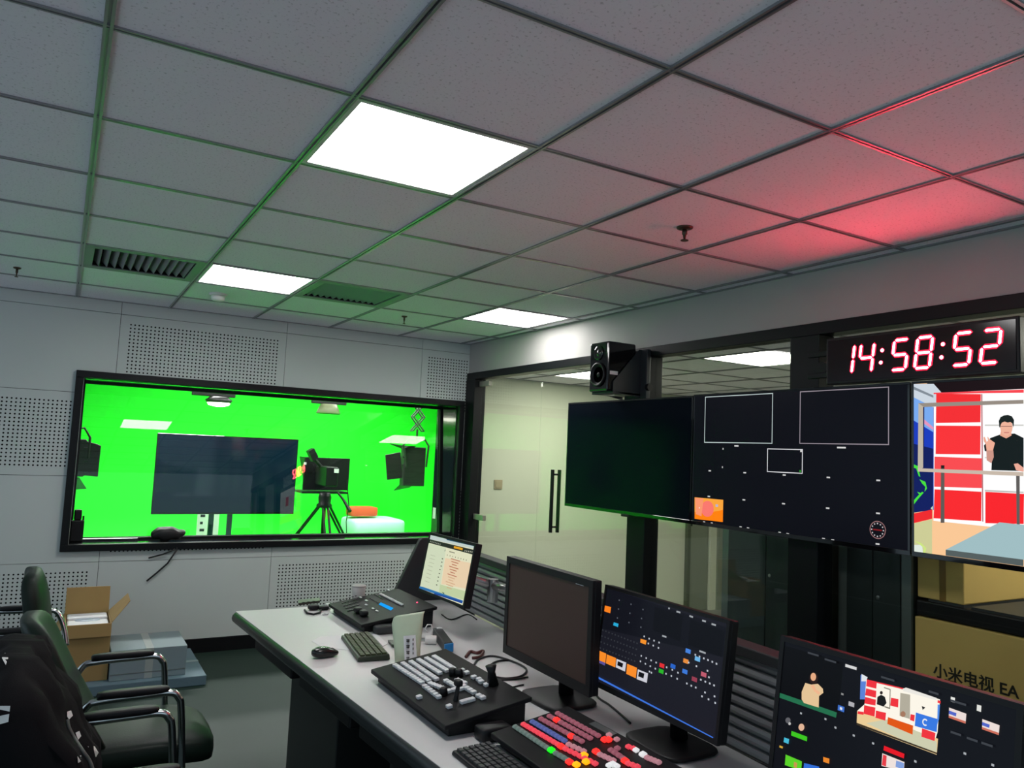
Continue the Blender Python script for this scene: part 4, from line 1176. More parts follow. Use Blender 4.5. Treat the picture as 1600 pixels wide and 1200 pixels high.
pc.poly([(190, 632), (286, 668), (284, 696), (188, 660)], (60, 200, 30)); pc.poly([(146, 672), (176, 682), (172, 712), (142, 700)], (70, 185, 215)); pc.poly([(384, 790), (422, 802), (420, 832), (384, 820)], (235, 135, 40)); pc.poly([(118, 720), (138, 728), (136, 740), (116, 732)], (215, 170, 60))
pc.poly([(155, 776), (254, 818), (250, 875), (150, 840)], (90, 210, 40)); pc.poly([(206, 820), (226, 828), (222, 860), (204, 852)], (200, 150, 80)); pc.poly([(268, 828), (360, 850), (360, 880), (262, 880)], (50, 110, 215)); pc.poly([(756, 722), (880, 772), (876, 800), (752, 750)], (230, 20, 35)); pc.poly([(745, 768), (880, 822), (876, 880), (740, 845)], (238, 225, 220)); pc.poly([(750, 775), (772, 784), (768, 850), (742, 840)], (230, 60, 70)); pc.poly([(830, 812), (878, 828), (876, 870), (826, 850)], (130, 160, 220))
pc.blob(252, 610, 18, 22, (225, 180, 150)); pc.blob(170, 568, 16, 18, (95, 95, 100)); pc.blob(180, 588, 8, 9, (190, 190, 190))
for x, y in ((95, 460), (78, 592), (250, 525), (460, 612), (572, 660), (690, 708), (948, 818), (1250, 770), (1420, 840), (400, 560)):
    pc.dot(x, y, .005, .004, (170, 175, 180))
for x, y, wd in ((1195, 648, .02), (1295, 685, .02), (1385, 715, .02), (325, 165, .03), (430, 205, .03), (780, 315, .03), (1210, 460, .03), (1060, 400, .02)):
    pc.dot(x, y, wd, .004, (60, 64, 70))
pc.build(m4)

# ================================================================== THINGS ON THE DESK
def console_plane(x0, z0, x1, z1, yc):
    return Screen(((x0 + x1) / 2, yc, (z0 + z1) / 2), (0, -1, 0), (x1 - x0, 0, z1 - z0))


def oriented_box(m, scr, a, b, w_, h_, d0, d1, mi=0):
    P = lambda x, y, k: scr.at(x, y, k)
    m.hexa([P(a - w_ / 2, b - h_ / 2, d0), P(a + w_ / 2, b - h_ / 2, d0), P(a + w_ / 2, b + h_ / 2, d0), P(a - w_ / 2, b + h_ / 2, d0)],
           [P(a - w_ / 2, b - h_ / 2, d1), P(a + w_ / 2, b - h_ / 2, d1), P(a + w_ / 2, b + h_ / 2, d1), P(a - w_ / 2, b + h_ / 2, d1)], mi)
    return m


def button_row(scr, zoom, p, q, n, size, h_, name, m_, parent, bev=.0015):
    Z = lambda t: scr.px(zoom[0] + t[0] * zoom[2], zoom[1] + t[1] * zoom[2])
    a, b = Z(p), Z(q); mm = MB()
    for i in range(n):
        t = i / max(1, n - 1)
        oriented_box(mm, scr, a[0] + (b[0] - a[0]) * t, a[1] + (b[1] - a[1]) * t, size[0], size[1], 0, h_)
    o = mm.build(name, m_, parent, bevel=bev, seg=1)
    if n > 1: o['kind'] = 'stuff'
    return o


def console(name, label, x0, x1, y0, y1, z0, z1, inset=.02):
    t = thing(name, label, 'console', ((x0 + x1) / 2, (y0 + y1) / 2, DZ))
    MB().hexa([(x0 + inset, y0 + inset, DZ + .001), (x1, y0 + inset, DZ + .001), (x1, y1 - inset, DZ + .001), (x0 + inset, y1 - inset, DZ + .001)],
              [(x0 + inset, y0 + inset, z0 - .014), (x1, y0 + inset, z1 - .014), (x1, y1 - inset, z1 - .014), (x0 + inset, y1 - inset, z0 - .014)]).build('body', M_BLACKP, t, bevel=.003)
    MB().hexa([(x0, y0, z0 - .014), (x1 + .01, y0, z1 - .013), (x1 + .01, y1, z1 - .013), (x0, y1, z0 - .014)],
              [(x0, y0, z0), (x1 + .01, y0, z1 + .001), (x1 + .01, y1, z1 + .001), (x0, y1, z0)]).build('top_plate', M_CONS, t, bevel=.003)
    return t, console_plane(x0, z0 + .0006, x1 + .01, z1 + .0016, (y0 + y1) / 2)


M_CONS = mat('black console metal', (.008, .008, .009), .55, var=.1, vscale=30, spec=.22)
ZA = (500, 890, 190 / 1600)
# --- console A: lighting or sound desk with a blue display
cA, pA = console('control_console', 'black control console with a small blue display beside the document monitor', 1.18, 1.53, 1.885, 2.365, .79, .845)
button_row(pA, ZA, (800, 330), (1080, 470), 14, (.011, .014), .007, 'fader_strip', M_KEYW, cA)
lcd = MB(); q = [pA.px(ZA[0] + x * ZA[2], ZA[1] + y * ZA[2]) for x, y in ((800, 435), (965, 510), (930, 538), (775, 460))]
lcd.prism([pA.at(a, b, .0) for a, b in q], pA.n * .002).build('blue_display', emitter('blue lcd', S(30, 165, 255), 1.0), cA)
for p, n in (((535, 370), 1), ((612, 412), 1), ((905, 275), 1), ((700, 518), 1), ((750, 548), 1), ((610, 468), 1)):
    button_row(pA, ZA, p, p, 1, (.024, .010), .004, 'button', M_KEYW, cA)
for p in ((505, 565), (580, 605)):
    a, b = pA.px(ZA[0] + p[0] * ZA[2], ZA[1] + p[1] * ZA[2])
    MB().pad(pA.at(a, b, .012), (.035, .05, .026), .6).build('jog_wheel', M_BLACKP, cA, smooth=True)
for k in range(5):
    button_row(pA, ZA, (270 + k * 25, 410 + k * 34), (470 + k * 10, 350 + k * 40), 6, (.012, .010), .003, 'key_row', M_DKGREY, cA)
for k in range(2):
    button_row(pA, ZA, (660 + k * 60, 380 - k * 50), (760 + k * 60, 440 - k * 50), 6, (.010, .008), .003, 'key_row', M_DKGREY, cA)
a, b = pA.px(ZA[0] + 1278 * ZA[2], ZA[1] + 436 * ZA[2])
MB().lathe([(.004, 0), (.004, .003)], pA.at(a, b, 0), axis=pA.n, n=10).build('red_led', emitter('red indicator', (1, .1, .2), 2.0), cA)

# --- console B: production switcher with rows of white keys
ZB = (480, 900, .2375)
cB, pB = console('switcher_console', 'black switcher console with rows of white buttons in the middle of the desk', .985, 1.262, .628, 1.232, .790, .835)
for p, q, n in (((580, 597), (755, 712), 12), ((632, 585), (800, 700), 12), ((685, 575), (850, 688), 12), ((735, 562), (872, 648), 11), ((788, 552), (918, 632), 11), ((838, 540), (965, 620), 11),
                ((775, 735), (865, 805), 6), ((812, 718), (890, 748), 5)):
    button_row(pB, ZB, p, q, n, (.0155, .0165), .010, 'button_row', M_KEYW, cB)
for p, q, n in (((915, 700), (975, 735), 4), ((990, 695), (1035, 715), 3), ((930, 768), (965, 758), 2), ((1030, 735), (1095, 775), 4), ((1025, 838), (1085, 822), 4), ((1130, 798), (1155, 810), 2), ((1098, 675), (1130, 690), 2), ((1145, 705), (1180, 725), 2), ((935, 868), (942, 870), 1), ((1020, 630), (1050, 645), 2), ((738, 806), (738, 806), 1), ((985, 650), (1005, 658), 2), ((990, 742), (1010, 752), 2)):
    button_row(pB, ZB, p, q, n, (.017, .017), .010, 'button_block' if n > 1 else 'button', M_KEYW, cB)
for p in ((958, 655), (1002, 662), (900, 785)):
    a, b = pB.px(ZB[0] + p[0] * ZB[2], ZB[1] + p[1] * ZB[2])
    MB().lathe([(.013, 0), (.012, .022), (.008, .025)], pB.at(a, b, 0), axis=pB.n, n=14).build('joystick_knob', M_BLACKP, cB, smooth=True)
a, b = pB.px(ZB[0] + 975 * ZB[2], ZB[1] + 820 * ZB[2])
MB().tube([pB.at(a, b, 0), pB.at(a + .0, b + .015, .045)], [.008, .006], 8).build('fader_lever', M_BLACKP, cB)
MB().pad(pB.at(a, b + .015, .05), (.022, .03, .02), .5).build('fader_grip', M_BLACKP, cB, smooth=True)
a, b = pB.px(ZB[0] + 1220 * ZB[2], ZB[1] + 715 * ZB[2])
MB().tube([pB.at(a, b, 0), pB.at(a, b, .04), pB.at(a, b, .06)], [.02, .012, .018], 12).build('joystick', M_BLACKP, cB, smooth=True)

# --- console C: colour lit switcher
ZC = (760, 1060, .2)
cC, pC = console('lit_switcher_console', 'black switcher console with glowing red green and blue buttons', 1.085, 1.335, -.12, .545, .785, .825)


def glow(n, c, s=1.0):
    return mat('lit key ' + n, tuple(x * .6 for x in S(*c)[:3]), .4, emit=S(*c), estr=s)


K_GREY, K_RED, K_BLUE, K_MAUVE = glow('grey', (120, 140, 132), .35), glow('red', (235, 70, 85), .75), glow('blue', (90, 105, 170), .5), glow('mauve', (165, 95, 110), .5)
K_HOT, K_GREEN, K_ORANGE, K_WHITE, K_PINK = glow('hot red', (255, 40, 35), 1.6), glow('green', (20, 235, 30), 1.3), glow('orange', (255, 150, 10), 1.6), glow('white', (225, 225, 225), .8), glow('pink', (200, 140, 150), .5)
bs = (.0165, .0165)
for p, q, n, m_ in (((228, 392), (475, 556), 10, K_GREY), ((545, 600), (640, 655), 4, K_GREY), ((292, 372), (560, 530), 10, K_RED), ((620, 565), (850, 680), 7, K_RED), ((362, 352), (610, 500), 10, K_BLUE), ((645, 530), (760, 582), 4, K_PINK),
                    ((430, 330), (745, 505), 11, K_MAUVE), ((495, 308), (810, 480), 11, K_MAUVE), ((560, 287), (872, 460), 11, K_MAUVE), ((890, 610), (990, 655), 4, K_PINK), ((960, 455), (1020, 490), 2, K_PINK), ((975, 575), (1070, 640), 4, K_MAUVE), ((1025, 560), (1030, 562), 1, K_MAUVE),
                    ((1112, 548), (1150, 562), 2, K_RED), ((1170, 575), (1185, 582), 1, K_WHITE), ((1260, 635), (1345, 670), 4, K_PINK), ((1110, 680), (1180, 705), 3, K_RED), ((960, 695), (1020, 700), 2, K_WHITE)):
    button_row(pC, ZC, p, q, n, bs, .010, 'button_row' if n > 1 else 'button', m_, cC, bev=.004)
for p, m_ in (((508, 577), K_GREEN), ((585, 548), K_HOT), ((665, 468), K_HOT), ((550, 340), K_HOT), ((765, 617), K_ORANGE), ((780, 668), K_ORANGE), ((705, 692), K_ORANGE), ((858, 588), K_HOT), ((925, 495), K_HOT), ((955, 495), K_HOT), ((1085, 662), K_HOT), ((1225, 612), K_WHITE), ((990, 690), K_WHITE), ((650, 670), K_HOT)):
    button_row(pC, ZC, p, p, 1, (.020, .020), .012, 'button', m_, cC, bev=.005)
a, b = pC.px(ZC[0] + 910 * ZC[2], ZC[1] + 395 * ZC[2])
oriented_box(MB(), pC, a, b, .10, .022, 0, .0015).build('label_strip', mat('grey label strip', (.10, .11, .11), .3), cC)

# --- keyboard, mouse, papers
M_OLIVE = mat('dark olive keyboard', (.018, .026, .012), .4)
M_OKEY = mat('olive grey key', (.055, .065, .03), .5, spec=.25)


def keyboard(label, c, rz, L_, W_, rows, cols, mb, mk, h=.016):
    t = thing('keyboard', label, 'keyboard', c, rz)
    MB().hexa([(-W_ / 2, -L_ / 2, 0), (W_ / 2, -L_ / 2, 0), (W_ / 2, L_ / 2, 0), (-W_ / 2, L_ / 2, 0)], [(-W_ / 2 + .003, -L_ / 2 + .003, h), (W_ / 2 - .003, -L_ / 2 + .003, h + .006), (W_ / 2 - .003, L_ / 2 - .003, h + .006), (-W_ / 2 + .003, L_ / 2 - .003, h)]).build('base', mb, t, bevel=.004, world=False)
    km = MB(); dx, dy = (W_ - .02) / rows, (L_ - .02) / cols
    for i in range(rows):
        for j in range(cols):
            x, y = -W_ / 2 + .01 + (i + .5) * dx, -L_ / 2 + .01 + (j + .5) * dy
            z = h + .006 * (x / W_ + .5)
            km.box(x - dx * .40, x + dx * .40, y - dy * .43, y + dy * .43, z - .002, z + .006)
    k = km.build('keys', mk, t, bevel=.001, seg=1, world=False); k['kind'] = 'stuff'
    return t


keyboard('small dark olive keyboard lying on papers next to the mouse', (1.108, 1.640, DZ + .0025), math.radians(-8), .37, .125, 5, 15, M_OLIVE, M_OKEY)
keyboard('slim black keyboard in front of the glowing switcher', (1.018, .32, DZ + .001), math.radians(0), .42, .122, 6, 17, M_BLACKP, M_DKGREY, .012)
ms = thing('mouse', 'black computer mouse on the desk beside the papers', 'mouse', (.93, 1.585, DZ + .001), math.radians(-80))


def mouse_fn(p):
    z = p.z + .019
    z = max(0, z * (1 - .45 * max(0, p.y / .06)))
    return (p.x * (1 - .12 * (p.y / .06) ** 2), p.y, z)


MB().pad((0, 0, 0), (.062, .108, .038), .7, 20, 12, mouse_fn).build('shell', mat('satin black mouse', (.006, .006, .006), .25), ms, smooth=True, world=False)
MB().cyl((-.005, .030, .022), (.005, .030, .022), .008, n=12).build('scroll_wheel', M_DKGREY, ms, world=False)


def on_desk(pts, z=DZ):
    return [on(u, v, 2, z) for u, v in pts]


def sheet(name, label, cat, pts, m_, z=DZ + .0006, th=.0008):
    o = MB().prism(on_desk(pts, z), (0, 0, th)).build(name, m_)
    return tag(o, label, cat)


sheet('paper_sheet', 'white paper sheet lying under the mouse and keyboard', 'paper', [(487, 1002), (500, 995), (545, 992), (548, 1016), (505, 1012)], M_PAPER)
sheet('folded_paper', 'narrow white paper slip sticking out behind the keyboard', 'paper', [(580, 990), (590, 992), (606, 1006), (598, 1010)], M_PAPER, DZ + .0016)
o = MB().prism(on_desk([(606, 1004), (618, 1004), (620, 1014), (612, 1011)], DZ + .001), (0, 0, .012)).build('eraser_block', M_OLIVE, bevel=.002)
tag(o, 'small dark block between the keyboard and the pouch', 'block')

# --- stand-up pouch
po = thing('pouch', 'pale green stand-up pouch with a white lettered label', 'pouch', (1.20, 1.41, DZ))
sp_ = Screen((1.20, 1.411, DZ), (.936, -.352, 0), (0, 0, 1))
rowsP = [((617, 1034), (657, 1032), .050), ((616, 1015), (657, 1013), .044), ((614, 995), (659, 993), .032), ((612, 975), (661, 970), .016), ((615, 965), (662, 960), .005), ((620, 962), (664, 955), .002)]
pm = MB(); ring = 16; vs = []
for (l, r, th) in rowsP:
    a, b = sp_.px(*l), sp_.px(*r)
    for k in range(ring):
        an = 2 * math.pi * k / ring; cx_ = math.cos(an); sy_ = math.sin(an)
        t = .5 + .5 * math.copysign(abs(cx_) ** .6, cx_)
        vs.append(sp_.at(a[0] + (b[0] - a[0]) * t, max(.001, a[1] + (b[1] - a[1]) * t), math.copysign(abs(sy_) ** .8, sy_) * th / 2))
fs = [(i * ring + k, i * ring + (k + 1) % ring, (i + 1) * ring + (k + 1) % ring, (i + 1) * ring + k) for i in range(len(rowsP) - 1) for k in range(ring)]
fs += [tuple(range(ring))[::-1], tuple(range((len(rowsP) - 1) * ring, len(rowsP) * ring))]
pm.add(vs, fs)
pm.build('bag', mat('pale green pouch film', (.52, .62, .44), .35, var=.06, vscale=30, bump=.2, bscale=30), po, smooth=True)
lq = [sp_.px(*q) for q in ((630, 992), (649, 990), (651, 1031), (632, 1032))]
lbm = MB(); lbm.prism([sp_.at(lq[0][0], lq[0][1], .019), sp_.at(lq[1][0], lq[1][1], .019), sp_.at(lq[2][0], max(.004, lq[2][1]), .026), sp_.at(lq[3][0], max(.004, lq[3][1]), .026)], sp_.n * .001)
lbo = lbm.build('label', M_PAPER, po)
for k in range(4):
    q = sp_.px(637, 999 + k * 9); a, b = q[0], max(.008, q[1])
    z = .0275
    oriented_box(MB(), sp_, a, b + .004, .013, .0022, z - .006, z).build('character_stroke', M_INK, lbo)
    oriented_box(MB(), sp_, a, b - .002, .011, .0022, z - .006, z).build('character_stroke', M_INK, lbo)
    oriented_box(MB(), sp_, a + .001, b, .0022, .013, z - .006, z).build('character_stroke', M_INK, lbo)
    q = sp_.px(645, 997 + k * 7)
    oriented_box(MB(), sp_, q[0], max(.008, q[1]), .003, .008, z - .006, z).build('small_print', M_INK, lbo)

# --- cup, headset, remote, adapters, cables
cp = thing('paper_cup', 'plain grey paper cup behind the blue display console', 'cup', (1.40, 2.44, DZ))
zt = on(561, 915, 1, 2.44).z; xc = on(561, 915, 1, 2.44).x
MB().lathe([(.026, .001), (.036, zt - DZ), (.033, zt - DZ), (.024, .008)], (xc, 2.44, DZ), n=24).build('cup_wall', mat('grey card cup', (.42, .42, .40), .7), cp, smooth=True)
MB().lathe([(.037, zt - DZ - .004), (.038, zt - DZ - .001), (.036, zt - DZ + .002)], (xc, 2.44, DZ), n=24).build('rim', mat('grey card cup', (.42, .42, .40), .7), cp, smooth=True)
rm = thing('remote_control', 'thin dark remote control at the far end of the desk', 'remote', (1.08, 2.47, DZ))
pr = on_desk([(465, 941), (500, 937), (500, 942), (466, 946)], DZ + .001)
MB().prism(pr, (0, 0, .012)).build('shell', mat('brown grey plastic', (.07, .07, .06), .4), rm, bevel=.003)
for k in range(3):
    p = on(474 + k * 8, 941 - k, 2, DZ + .014); Bx(p.x - .006, p.x + .006, p.y - .006, p.y + .006, DZ + .012, DZ + .0145).build('button', M_BLACKP, rm)
hs = thing('headset', 'black headset with a white clip lying at the end of the desk', 'headset', (1.13, 2.38, DZ))
MB().tube([(p.x, p.y, DZ + .006) for p in on_desk([(476, 953), (480, 958), (490, 960), (500, 957), (502, 952)], DZ + .006)], .005, 8).build('headband', M_BLACKP, hs, smooth=True)
p = on(490, 949, 2, DZ + .012); MB().pad((p.x, p.y, DZ + .0135), (.055, .05, .025), .6).build('ear_cup', M_BLACKP, hs, smooth=True)
p = on(506, 950, 2, DZ + .01); MB().pad((p.x, p.y, DZ + .0105), (.05, .035, .02), .6).build('ear_cup', M_BLACKP, hs, smooth=True)
p = on(513, 946, 2, DZ + .016); MB().pad((p.x, p.y, DZ + .014), (.025, .03, .026), .5).build('clip', M_WHITE, hs, smooth=True)
p = on(508, 960, 2, DZ + .002); MB().pad((p.x, p.y, DZ + .004), (.03, .016, .007), .5).build('tag', M_WHITE, hs, smooth=True)
sl = thing('spectacle_case', 'dark rounded case tucked under the front of the blue display console', 'case', (1.19, 1.80, DZ))
q = on_desk([(582, 980), (622, 974)], DZ + .02); cc = (q[0] + q[1]) / 2 + Vector((0, -.06, 0))
MB().pad((cc.x, cc.y, DZ + .0195), (abs(q[1].x - q[0].x) + .02, .06, .037), .45).build('shell', M_DKGREY, sl, smooth=True)
MB().lathe([(.008, 0), (.006, .002)], (cc.x + .02, cc.y, DZ + .038), n=10).build('badge', M_ALU, sl)

ps = thing('power_strip', 'dark power strip with a blue end behind the pouch', 'power strip', (1.42, 1.6, DZ))
q = on_desk([(676, 982), (690, 980), (708, 1004), (694, 1006)], DZ + .035)
MB().prism([(p.x, p.y, DZ + .001) for p in q], (0, 0, .036)).build('body', M_DKGREY, ps, bevel=.004)
d_ = (q[3] - q[0]).normalized(); e_ = (q[2] - q[3])
MB().prism([(p.x, p.y, DZ + .002) for p in (q[3], q[2], q[2] + d_ * .012, q[3] + d_ * .012)], (0, 0, .033)).build('end_cap', mat('bright blue plastic', (.01, .22, .55), .4), ps, bevel=.002)
c_ = (q[0] + q[1]) / 2; Bx(c_.x - .012, c_.x + .012, c_.y - .03, c_.y - .01, DZ + .036, DZ + .040).build('switch', M_WHITE, ps)
wp = thing('white_plug', 'white phone charger with a looped cable behind the pouch', 'charger', (1.36, 1.58, DZ))
p = on(673, 1000, 2, DZ + .018)
MB().cyl((p.x - .022, p.y + .01, DZ + .019), (p.x + .022, p.y - .01, DZ + .019), .018, n=16).build('body', M_WHITE, wp, smooth=False, bevel=.003)
MB().cyl((p.x - .036, p.y + .016, DZ + .019), (p.x - .022, p.y + .01, DZ + .019), .008, n=10).build('prongs', M_ALU, wp)
MB().tube([(r.x, r.y, max(DZ + .004, r.z)) for r in [on(u, v, 1, p.y) for u, v in ((668, 988), (664, 982), (668, 976), (674, 976), (676, 984), (674, 992))]], .0025, 6).build('cable', M_WHITE, wp, smooth=True)


def cable(label, pts, r, m_, z=None, name='cable'):
    z = DZ + r + .0006 if z is None else z
    P = []
    raw = [on(u, v, 2, z) for u, v in pts]
    for i in range(len(raw) - 1):           # catmull-rom
        p0, p1, p2, p3 = raw[max(i - 1, 0)], raw[i], raw[i + 1], raw[min(i + 2, len(raw) - 1)]
        for k in range(6):
            t = k / 6
            P.append(.5 * ((2 * p1) + (p2 - p0) * t + (2 * p0 - 5 * p1 + 4 * p2 - p3) * t * t + (3 * p1 - p0 - 3 * p2 + p3) * t ** 3))
    P.append(raw[-1])
    o = MB().tube(P, r, 8).build(name, m_, smooth=True)
    return tag(o, label, 'cable', 'cables on the desk')


cable('black cable coiled in a loop behind the white button console', [(740, 1040), (748, 1030), (770, 1025), (800, 1033), (822, 1045), (815, 1056), (790, 1060), (768, 1055), (764, 1043), (775, 1034), (795, 1031)], .004, M_RUBBER)
cable('second black cable arc behind the white button console', [(735, 1052), (752, 1060), (790, 1062), (825, 1058)], .0035, M_RUBBER)
cable('short black cable leaving the end of the white button console', [(800, 1074), (812, 1071), (818, 1070)], .003, M_RUBBER)
cable('thick black lead between the consoles ending in a plug', [(815, 1090), (825, 1094), (836, 1093), (842, 1088)], .005, M_RUBBER)
cable('brown red bundled lead behind the blue end of the power strip', [(728, 1026), (735, 1018), (745, 1020), (755, 1017), (750, 1026), (738, 1028)], .006, mat('brown red lead', (.10, .03, .025), .5))
cable('thin black lead on the desk beneath the software monitor', [(925, 1075), (935, 1090), (950, 1100), (965, 1112), (985, 1130)], .0035, M_RUBBER)
cable('thin black lead under the document monitor', [(690, 960), (705, 968), (730, 960), (745, 968)], .003, M_RUBBER)
ad = thing('power_adapter', 'black power adapter between the two button consoles', 'adapter', (1.07, .585, DZ))
p = on(752, 1130, 2, DZ + .02)
MB().pad((p.x, .587, DZ + .0205), (.10, .062, .038), .3).build('body', M_BLACKP, ad, smooth=True)
MB().cyl((p.x + .05, .587, DZ + .02), (p.x + .08, .587, DZ + .02), .006, n=8).build('lead', M_RUBBER, ad)

# --- things on the window sill
rd = thing('handheld_radio', 'black handheld radio standing on the window sill corner', 'radio', (.15, 4.90, WZ0 + .004))
q0, q1, q2 = on(107, 850, 1, 4.9), on(129, 850, 1, 4.9), on(117, 796, 1, 4.9)
xm = (q0.x + q1.x) / 2
Bx(xm - .042, xm + .042, 4.88, 4.92, WZ0 + .0045, .955).build('body', M_BLACKP, rd, bevel=.008)
Bx(xm - .026, xm + .022, 4.885, 4.915, .955, q2.z).build('head', M_BLACKP, rd, bevel=.01)
MB().cyl((xm + .034, 4.9, .95), (xm + .034, 4.9, .985), .006, n=8).build('knob', M_BLACKP, rd)
lm = thing('cable_bundle', 'black bundle of cable heaped on the window sill with ends hanging down', 'cable', (.74, 4.88, WZ0 + .004))
c0 = on(262, 846, 1, 4.88)


def heap(p):
    a = math.sin(p.x * 70) * .006 + math.sin(p.y * 90 + 1) * .004
    return (p.x, p.y, max(-.045, p.z * (1.15 - abs(p.x + .02) * 4.2)) + a)


MB().pad((c0.x, 4.88, WZ0 + .055), (.24, .10, .09), .7, 28, 12, heap).build('bundle', M_RUBBER, lm, smooth=True)
for pts in ([(272, 846), (277, 858), (262, 880), (245, 895), (229, 908)], [(270, 848), (272, 859), (255, 866), (232, 872)]):
    ys_ = [4.85, 4.70] + [4.735] * 5
    P = [on(u, v, 1, y) for (u, v), y in zip(pts, ys_)]
    MB().tube(P, .006, 8).build('hanging_end', M_RUBBER, lm, smooth=True)
sv = MB().box(on(125, 845, 1, 4.95).x, on(215, 845, 1, 4.95).x, 4.93, 4.955, WZ0 + .0045, WZ0 + .02).build('sill_strip', M_BLACKG, bevel=.003)
tag(sv, 'flat black strip lying on the window sill beside the radio', 'strip')

# ================================================================== CHAIRS AND BOXES
def smooth_path(raw, n=6):
    raw = [Vector(p) for p in raw]; P = []
    for i in range(len(raw) - 1):
        p0, p1, p2, p3 = raw[max(i - 1, 0)], raw[i], raw[i + 1], raw[min(i + 2, len(raw) - 1)]
        for k in range(n):
            t = k / n
            P.append(.5 * ((2 * p1) + (p2 - p0) * t + (2 * p0 - 5 * p1 + 4 * p2 - p3) * t * t + (3 * p1 - p0 - 3 * p2 + p3) * t ** 3))
    return P + [raw[-1]]


def chair(label, loc, rz, lean=1.0):
    """visitor chair facing its own +x"""
    t = thing('office_chair', label, 'chair', loc, rz, group='leather office chairs with chrome arms')

    def seat_fn(p):
        return (p.x, p.y, p.z + .02 * math.cos(p.y * 5) - .03 * max(0, p.x / .25) ** 3 - .01)
    MB().pad((.035, 0, .425), (.51, .47, .10), .38, 28, 12, seat_fn).build('seat', M_LEATHER, t, smooth=True, world=False)

    def back_fn(p):
        s_ = p.z / .49 + .5
        return (p.x - .25 * s_ * lean - .02 * math.sin(s_ * math.pi) + .10 * (p.y / .23) ** 2 * .4, p.y * (1 - .10 * s_ * s_), p.z)
    MB().pad((-.112, 0, .655), (.085, .46, .49), .42, 28, 16, back_fn).build('backrest', M_LEATHER, t, smooth=True, world=False)
    for s in (-1, 1):
        y = .262 * s
        path = smooth_path([(-.22, y * .86, .47), (-.20, y * .97, .56), (-.165, y, .632), (-.12, y, .648), (.02, y, .652), (.10, y, .652), (.128, y, .632), (.142, y, .58), (.165, y, .30), (.185, y, .012)])
        a = MB().tube(path, .0125, 12).build('arm_tube', M_CHROME, t, smooth=True, world=False)
        MB().pad((-.02, y, .667), (.235, .044, .026), .5).build('arm_pad', M_BLACKP, a, smooth=True, world=False)
        MB().tube(smooth_path([(-.20, y * .9, .50), (-.24, y * .95, .25), (-.29, y, .012)]), .0125, 10).build('rear_leg', M_CHROME, t, smooth=True, world=False)
        for xx in (.185, -.29):
            MB().cyl((xx, y, 0), (xx, y, .02), .018, n=12).build('foot', M_BLACKP, t, world=False)
    for xx, z in ((.155, .37), (-.205, .40)):
        MB().cyl((xx, -.262, z), (xx, .262, z), .011, n=10).build('cross_bar', M_CHROME, t, world=False)
    return t


chair('dark leather office chair catching green light on its backrest', (.30, 1.94, 0), 0)
chair('office chair with a black jacket over its backrest', (.245, 1.205, 0), 0)
chair('dark leather office chair standing sideways near the perforated wall', (-.12, 3.05, 0), math.pi, lean=-.25)

# jacket over the second chair
jk = thing('jacket', 'black jacket with white logo patches draped over a chair backrest', 'jacket', (.0, 1.25, .4))
jm = MB(); NU, NV = 26, 30; vs = []
for i in range(NU + 1):
    s_ = i / NU                     # across
    yy = (s_ - .5) * .56
    for k in range(NV):
        t = k / (NV - 1)            # rear hem -> over the top -> front hem
        if t < .42:
            q = t / .42; x = -.225 - .13 * q - .03 * math.sin(q * 3.1); z = .34 + .577 * q
        elif t < .56:
            q = (t - .42) / .14; an = math.pi * (1 - q); x = -.285 + .075 * math.cos(an); z = .905 + .055 * math.sin(an) + .012
        else:
            q = (t - .56) / .44; x = -.205 + .17 * q + .035 * math.sin(q * 3.1); z = .91 - .46 * q
        ed = abs(s_ - .5) * 2
        z -= .10 * ed ** 4
        w_ = .014 * math.sin(s_ * 21 + z * 9) + .010 * math.sin(s_ * 43 - z * 17) + .008 * math.sin(z * 37 + s_ * 5)
        x += w_ * (1 if t > .5 else -1)
        vs.append((x + .208, yy * (1 - .05 * math.sin(z * 6)) + 1.225 + .006 * math.sin(z * 40), z))
fs = [(i * NV + k, i * NV + k + 1, (i + 1) * NV + k + 1, (i + 1) * NV + k) for i in range(NU) for k in range(NV - 1)]
# close the ends so that the jacket has body
fs.append(tuple(range(NV))[::-1]); fs.append(tuple(NU * NV + k for k in range(NV)))
fs.append(tuple(i * NV for i in range(NU + 1))); fs.append(tuple(i * NV + NV - 1 for i in range(NU, -1, -1)))
jm.add(vs, fs)
jo = jm.build('cloth', mat('black jacket cloth', (.004, .004, .005), .85, bump=.3, bscale=300, spec=.2), jk, smooth=True)

from mathutils.bvhtree import BVHTree
_bv = BVHTree.FromPolygons([Vector(v) for v in jm.v], jm.f)


def on_jacket(u, v, lift=.004):
    d = ray(u, v).normalized()
    h = _bv.ray_cast(CAM, d)
    p = h[0] if h[0] is not None else CAM + d * 2.2
    return p - d * lift


M_PATCH = mat('white reflective patch', (.75, .78, .76), .5)
for poly in ([(3, 1028), (8, 1020), (13, 1028), (9, 1039)], [(-12, 1103), (16, 1103), (13, 1128), (-12, 1135)], [(105, 1112), (111, 1110), (114, 1118), (108, 1124), (105, 1120)], [(118, 1145), (124, 1142), (127, 1150), (122, 1156)],
             [(137, 1166), (148, 1166), (154, 1176), (150, 1183)], [(121, 1182), (127, 1180), (126, 1190), (122, 1192)]):
    P = [on_jacket(u, v) for u, v in poly]
    MB().prism(P, (ray(80, 1100).normalized() * -.0015)).build('logo_patch', M_PATCH, jk)
MB().tube(smooth_path([on_jacket(u, v, .006) for u, v in ((105, 1124), (108, 1138), (117, 1155), (128, 1172), (139, 1188), (145, 1203))]), .005, 8).build('drawstring', mat('grey cord', (.12, .13, .12), .6), jk, smooth=True)

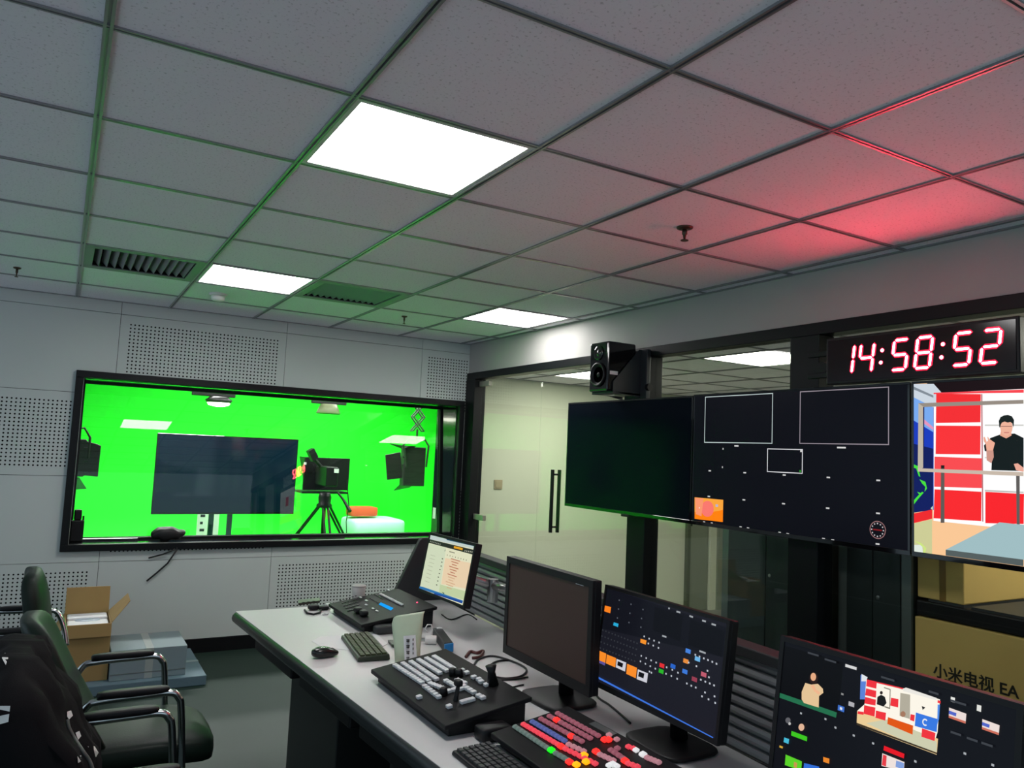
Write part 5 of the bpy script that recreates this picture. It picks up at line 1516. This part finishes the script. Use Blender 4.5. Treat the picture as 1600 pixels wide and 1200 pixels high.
# boxes by the window wall
fb = thing('flat_box', 'flat blue grey carton lying on the floor by the window wall', 'box', (.5, 4.2, 0))
M_BLUEC = mat('blue grey carton', (.12, .19, .23), .6, var=.06, vscale=8)
Bx(.08, .915, 3.94, 4.66, 0.001, .062).build('carton', M_BLUEC, fb, bevel=.004)
Bx(.08, .9155, 4.28, 4.33, .0005, .0630).build('tape', mat('pale blue tape', (.20, .27, .30), .3), fb)
gb = thing('grey_box', 'closed pale grey carton standing on the flat blue carton', 'box', (.6, 4.2, .063))
Bx(.36, .795, 4.0, 4.42, .063, .245).build('carton', mat('pale grey carton', (.22, .28, .30), .65, var=.05, vscale=8), gb, bevel=.003)
Bx(.555, .60, 3.9992, 4.4208, .0635, .2460).build('tape', mat('grey tape', (.36, .39, .38), .35), gb)
Bx(.36, .796, 3.9985, 4.0, .10, .104).build('strap', M_ALU, gb)
ob = thing('open_carton', 'open brown cardboard carton with raised flaps by the perforated wall', 'box', (.27, 4.3, 0.063))
x0, x1, y0, y1, z1 = .10, .352, 4.05, 4.42, .405
tk = .006
for q in ((x0, x1, y0, y0 + tk), (x0, x1, y1 - tk, y1), (x0, x0 + tk, y0 + tk, y1 - tk), (x1 - tk, x1, y0 + tk, y1 - tk)):
    Bx(*q, .0635, z1).build('side', M_CARD, ob)
Bx(x0 + tk, x1 - tk, y0 + tk, y1 - tk, .0635, .07).build('bottom', M_CARD, ob)
zf = on(150, 917, 1, y1 + .02).z
MB().prism([(x0, y1, z1), (x1, y1, z1), (x1, y1 + .03, zf), (x0, y1 + .03, zf)], (0, tk, 0)).build('flap', M_CARD, ob)
MB().prism([(x1, y0, z1), (x1, y1, z1), (x1 + .105, y1 - .02, z1 + .11), (x1 + .105, y0 + .14, z1 + .10)], (0, 0, tk)).build('flap', M_CARD, ob)
MB().prism([(x0, y0, z1), (x1, y0, z1), (x1, y0 - .012, z1 - .075), (x0, y0 - .012, z1 - .075)], (0, -tk, 0)).build('flap', M_CARD, ob)
MB().prism([(x0, y0, z1), (x0, y1, z1), (x0 - .07, y1, z1 - .10), (x0 - .07, y0, z1 - .10)], (0, 0, tk)).build('flap', M_CARD, ob)
wpk = thing('packed_device', 'white device with a dark gap packed inside the open carton', 'package', (.24, 4.23, .08))
Bx(x0 + .012, x1 - .012, y0 + .03, y0 + .20, .0705, z1 - .012).build('wrapping', M_PAPER, wpk, bevel=.01)
Bx(x0 + .012, x1 - .012, y0 + .215, y1 - .02, .0705, z1 + .0).build('wrapping', M_PAPER, wpk, bevel=.01)
MB().pad(((x0 + x1) / 2, y0 + .2, z1 - .02), (.15, .10, .03), .6).build('film', mat('grey blue film', (.35, .42, .5), .2), wpk, smooth=True)
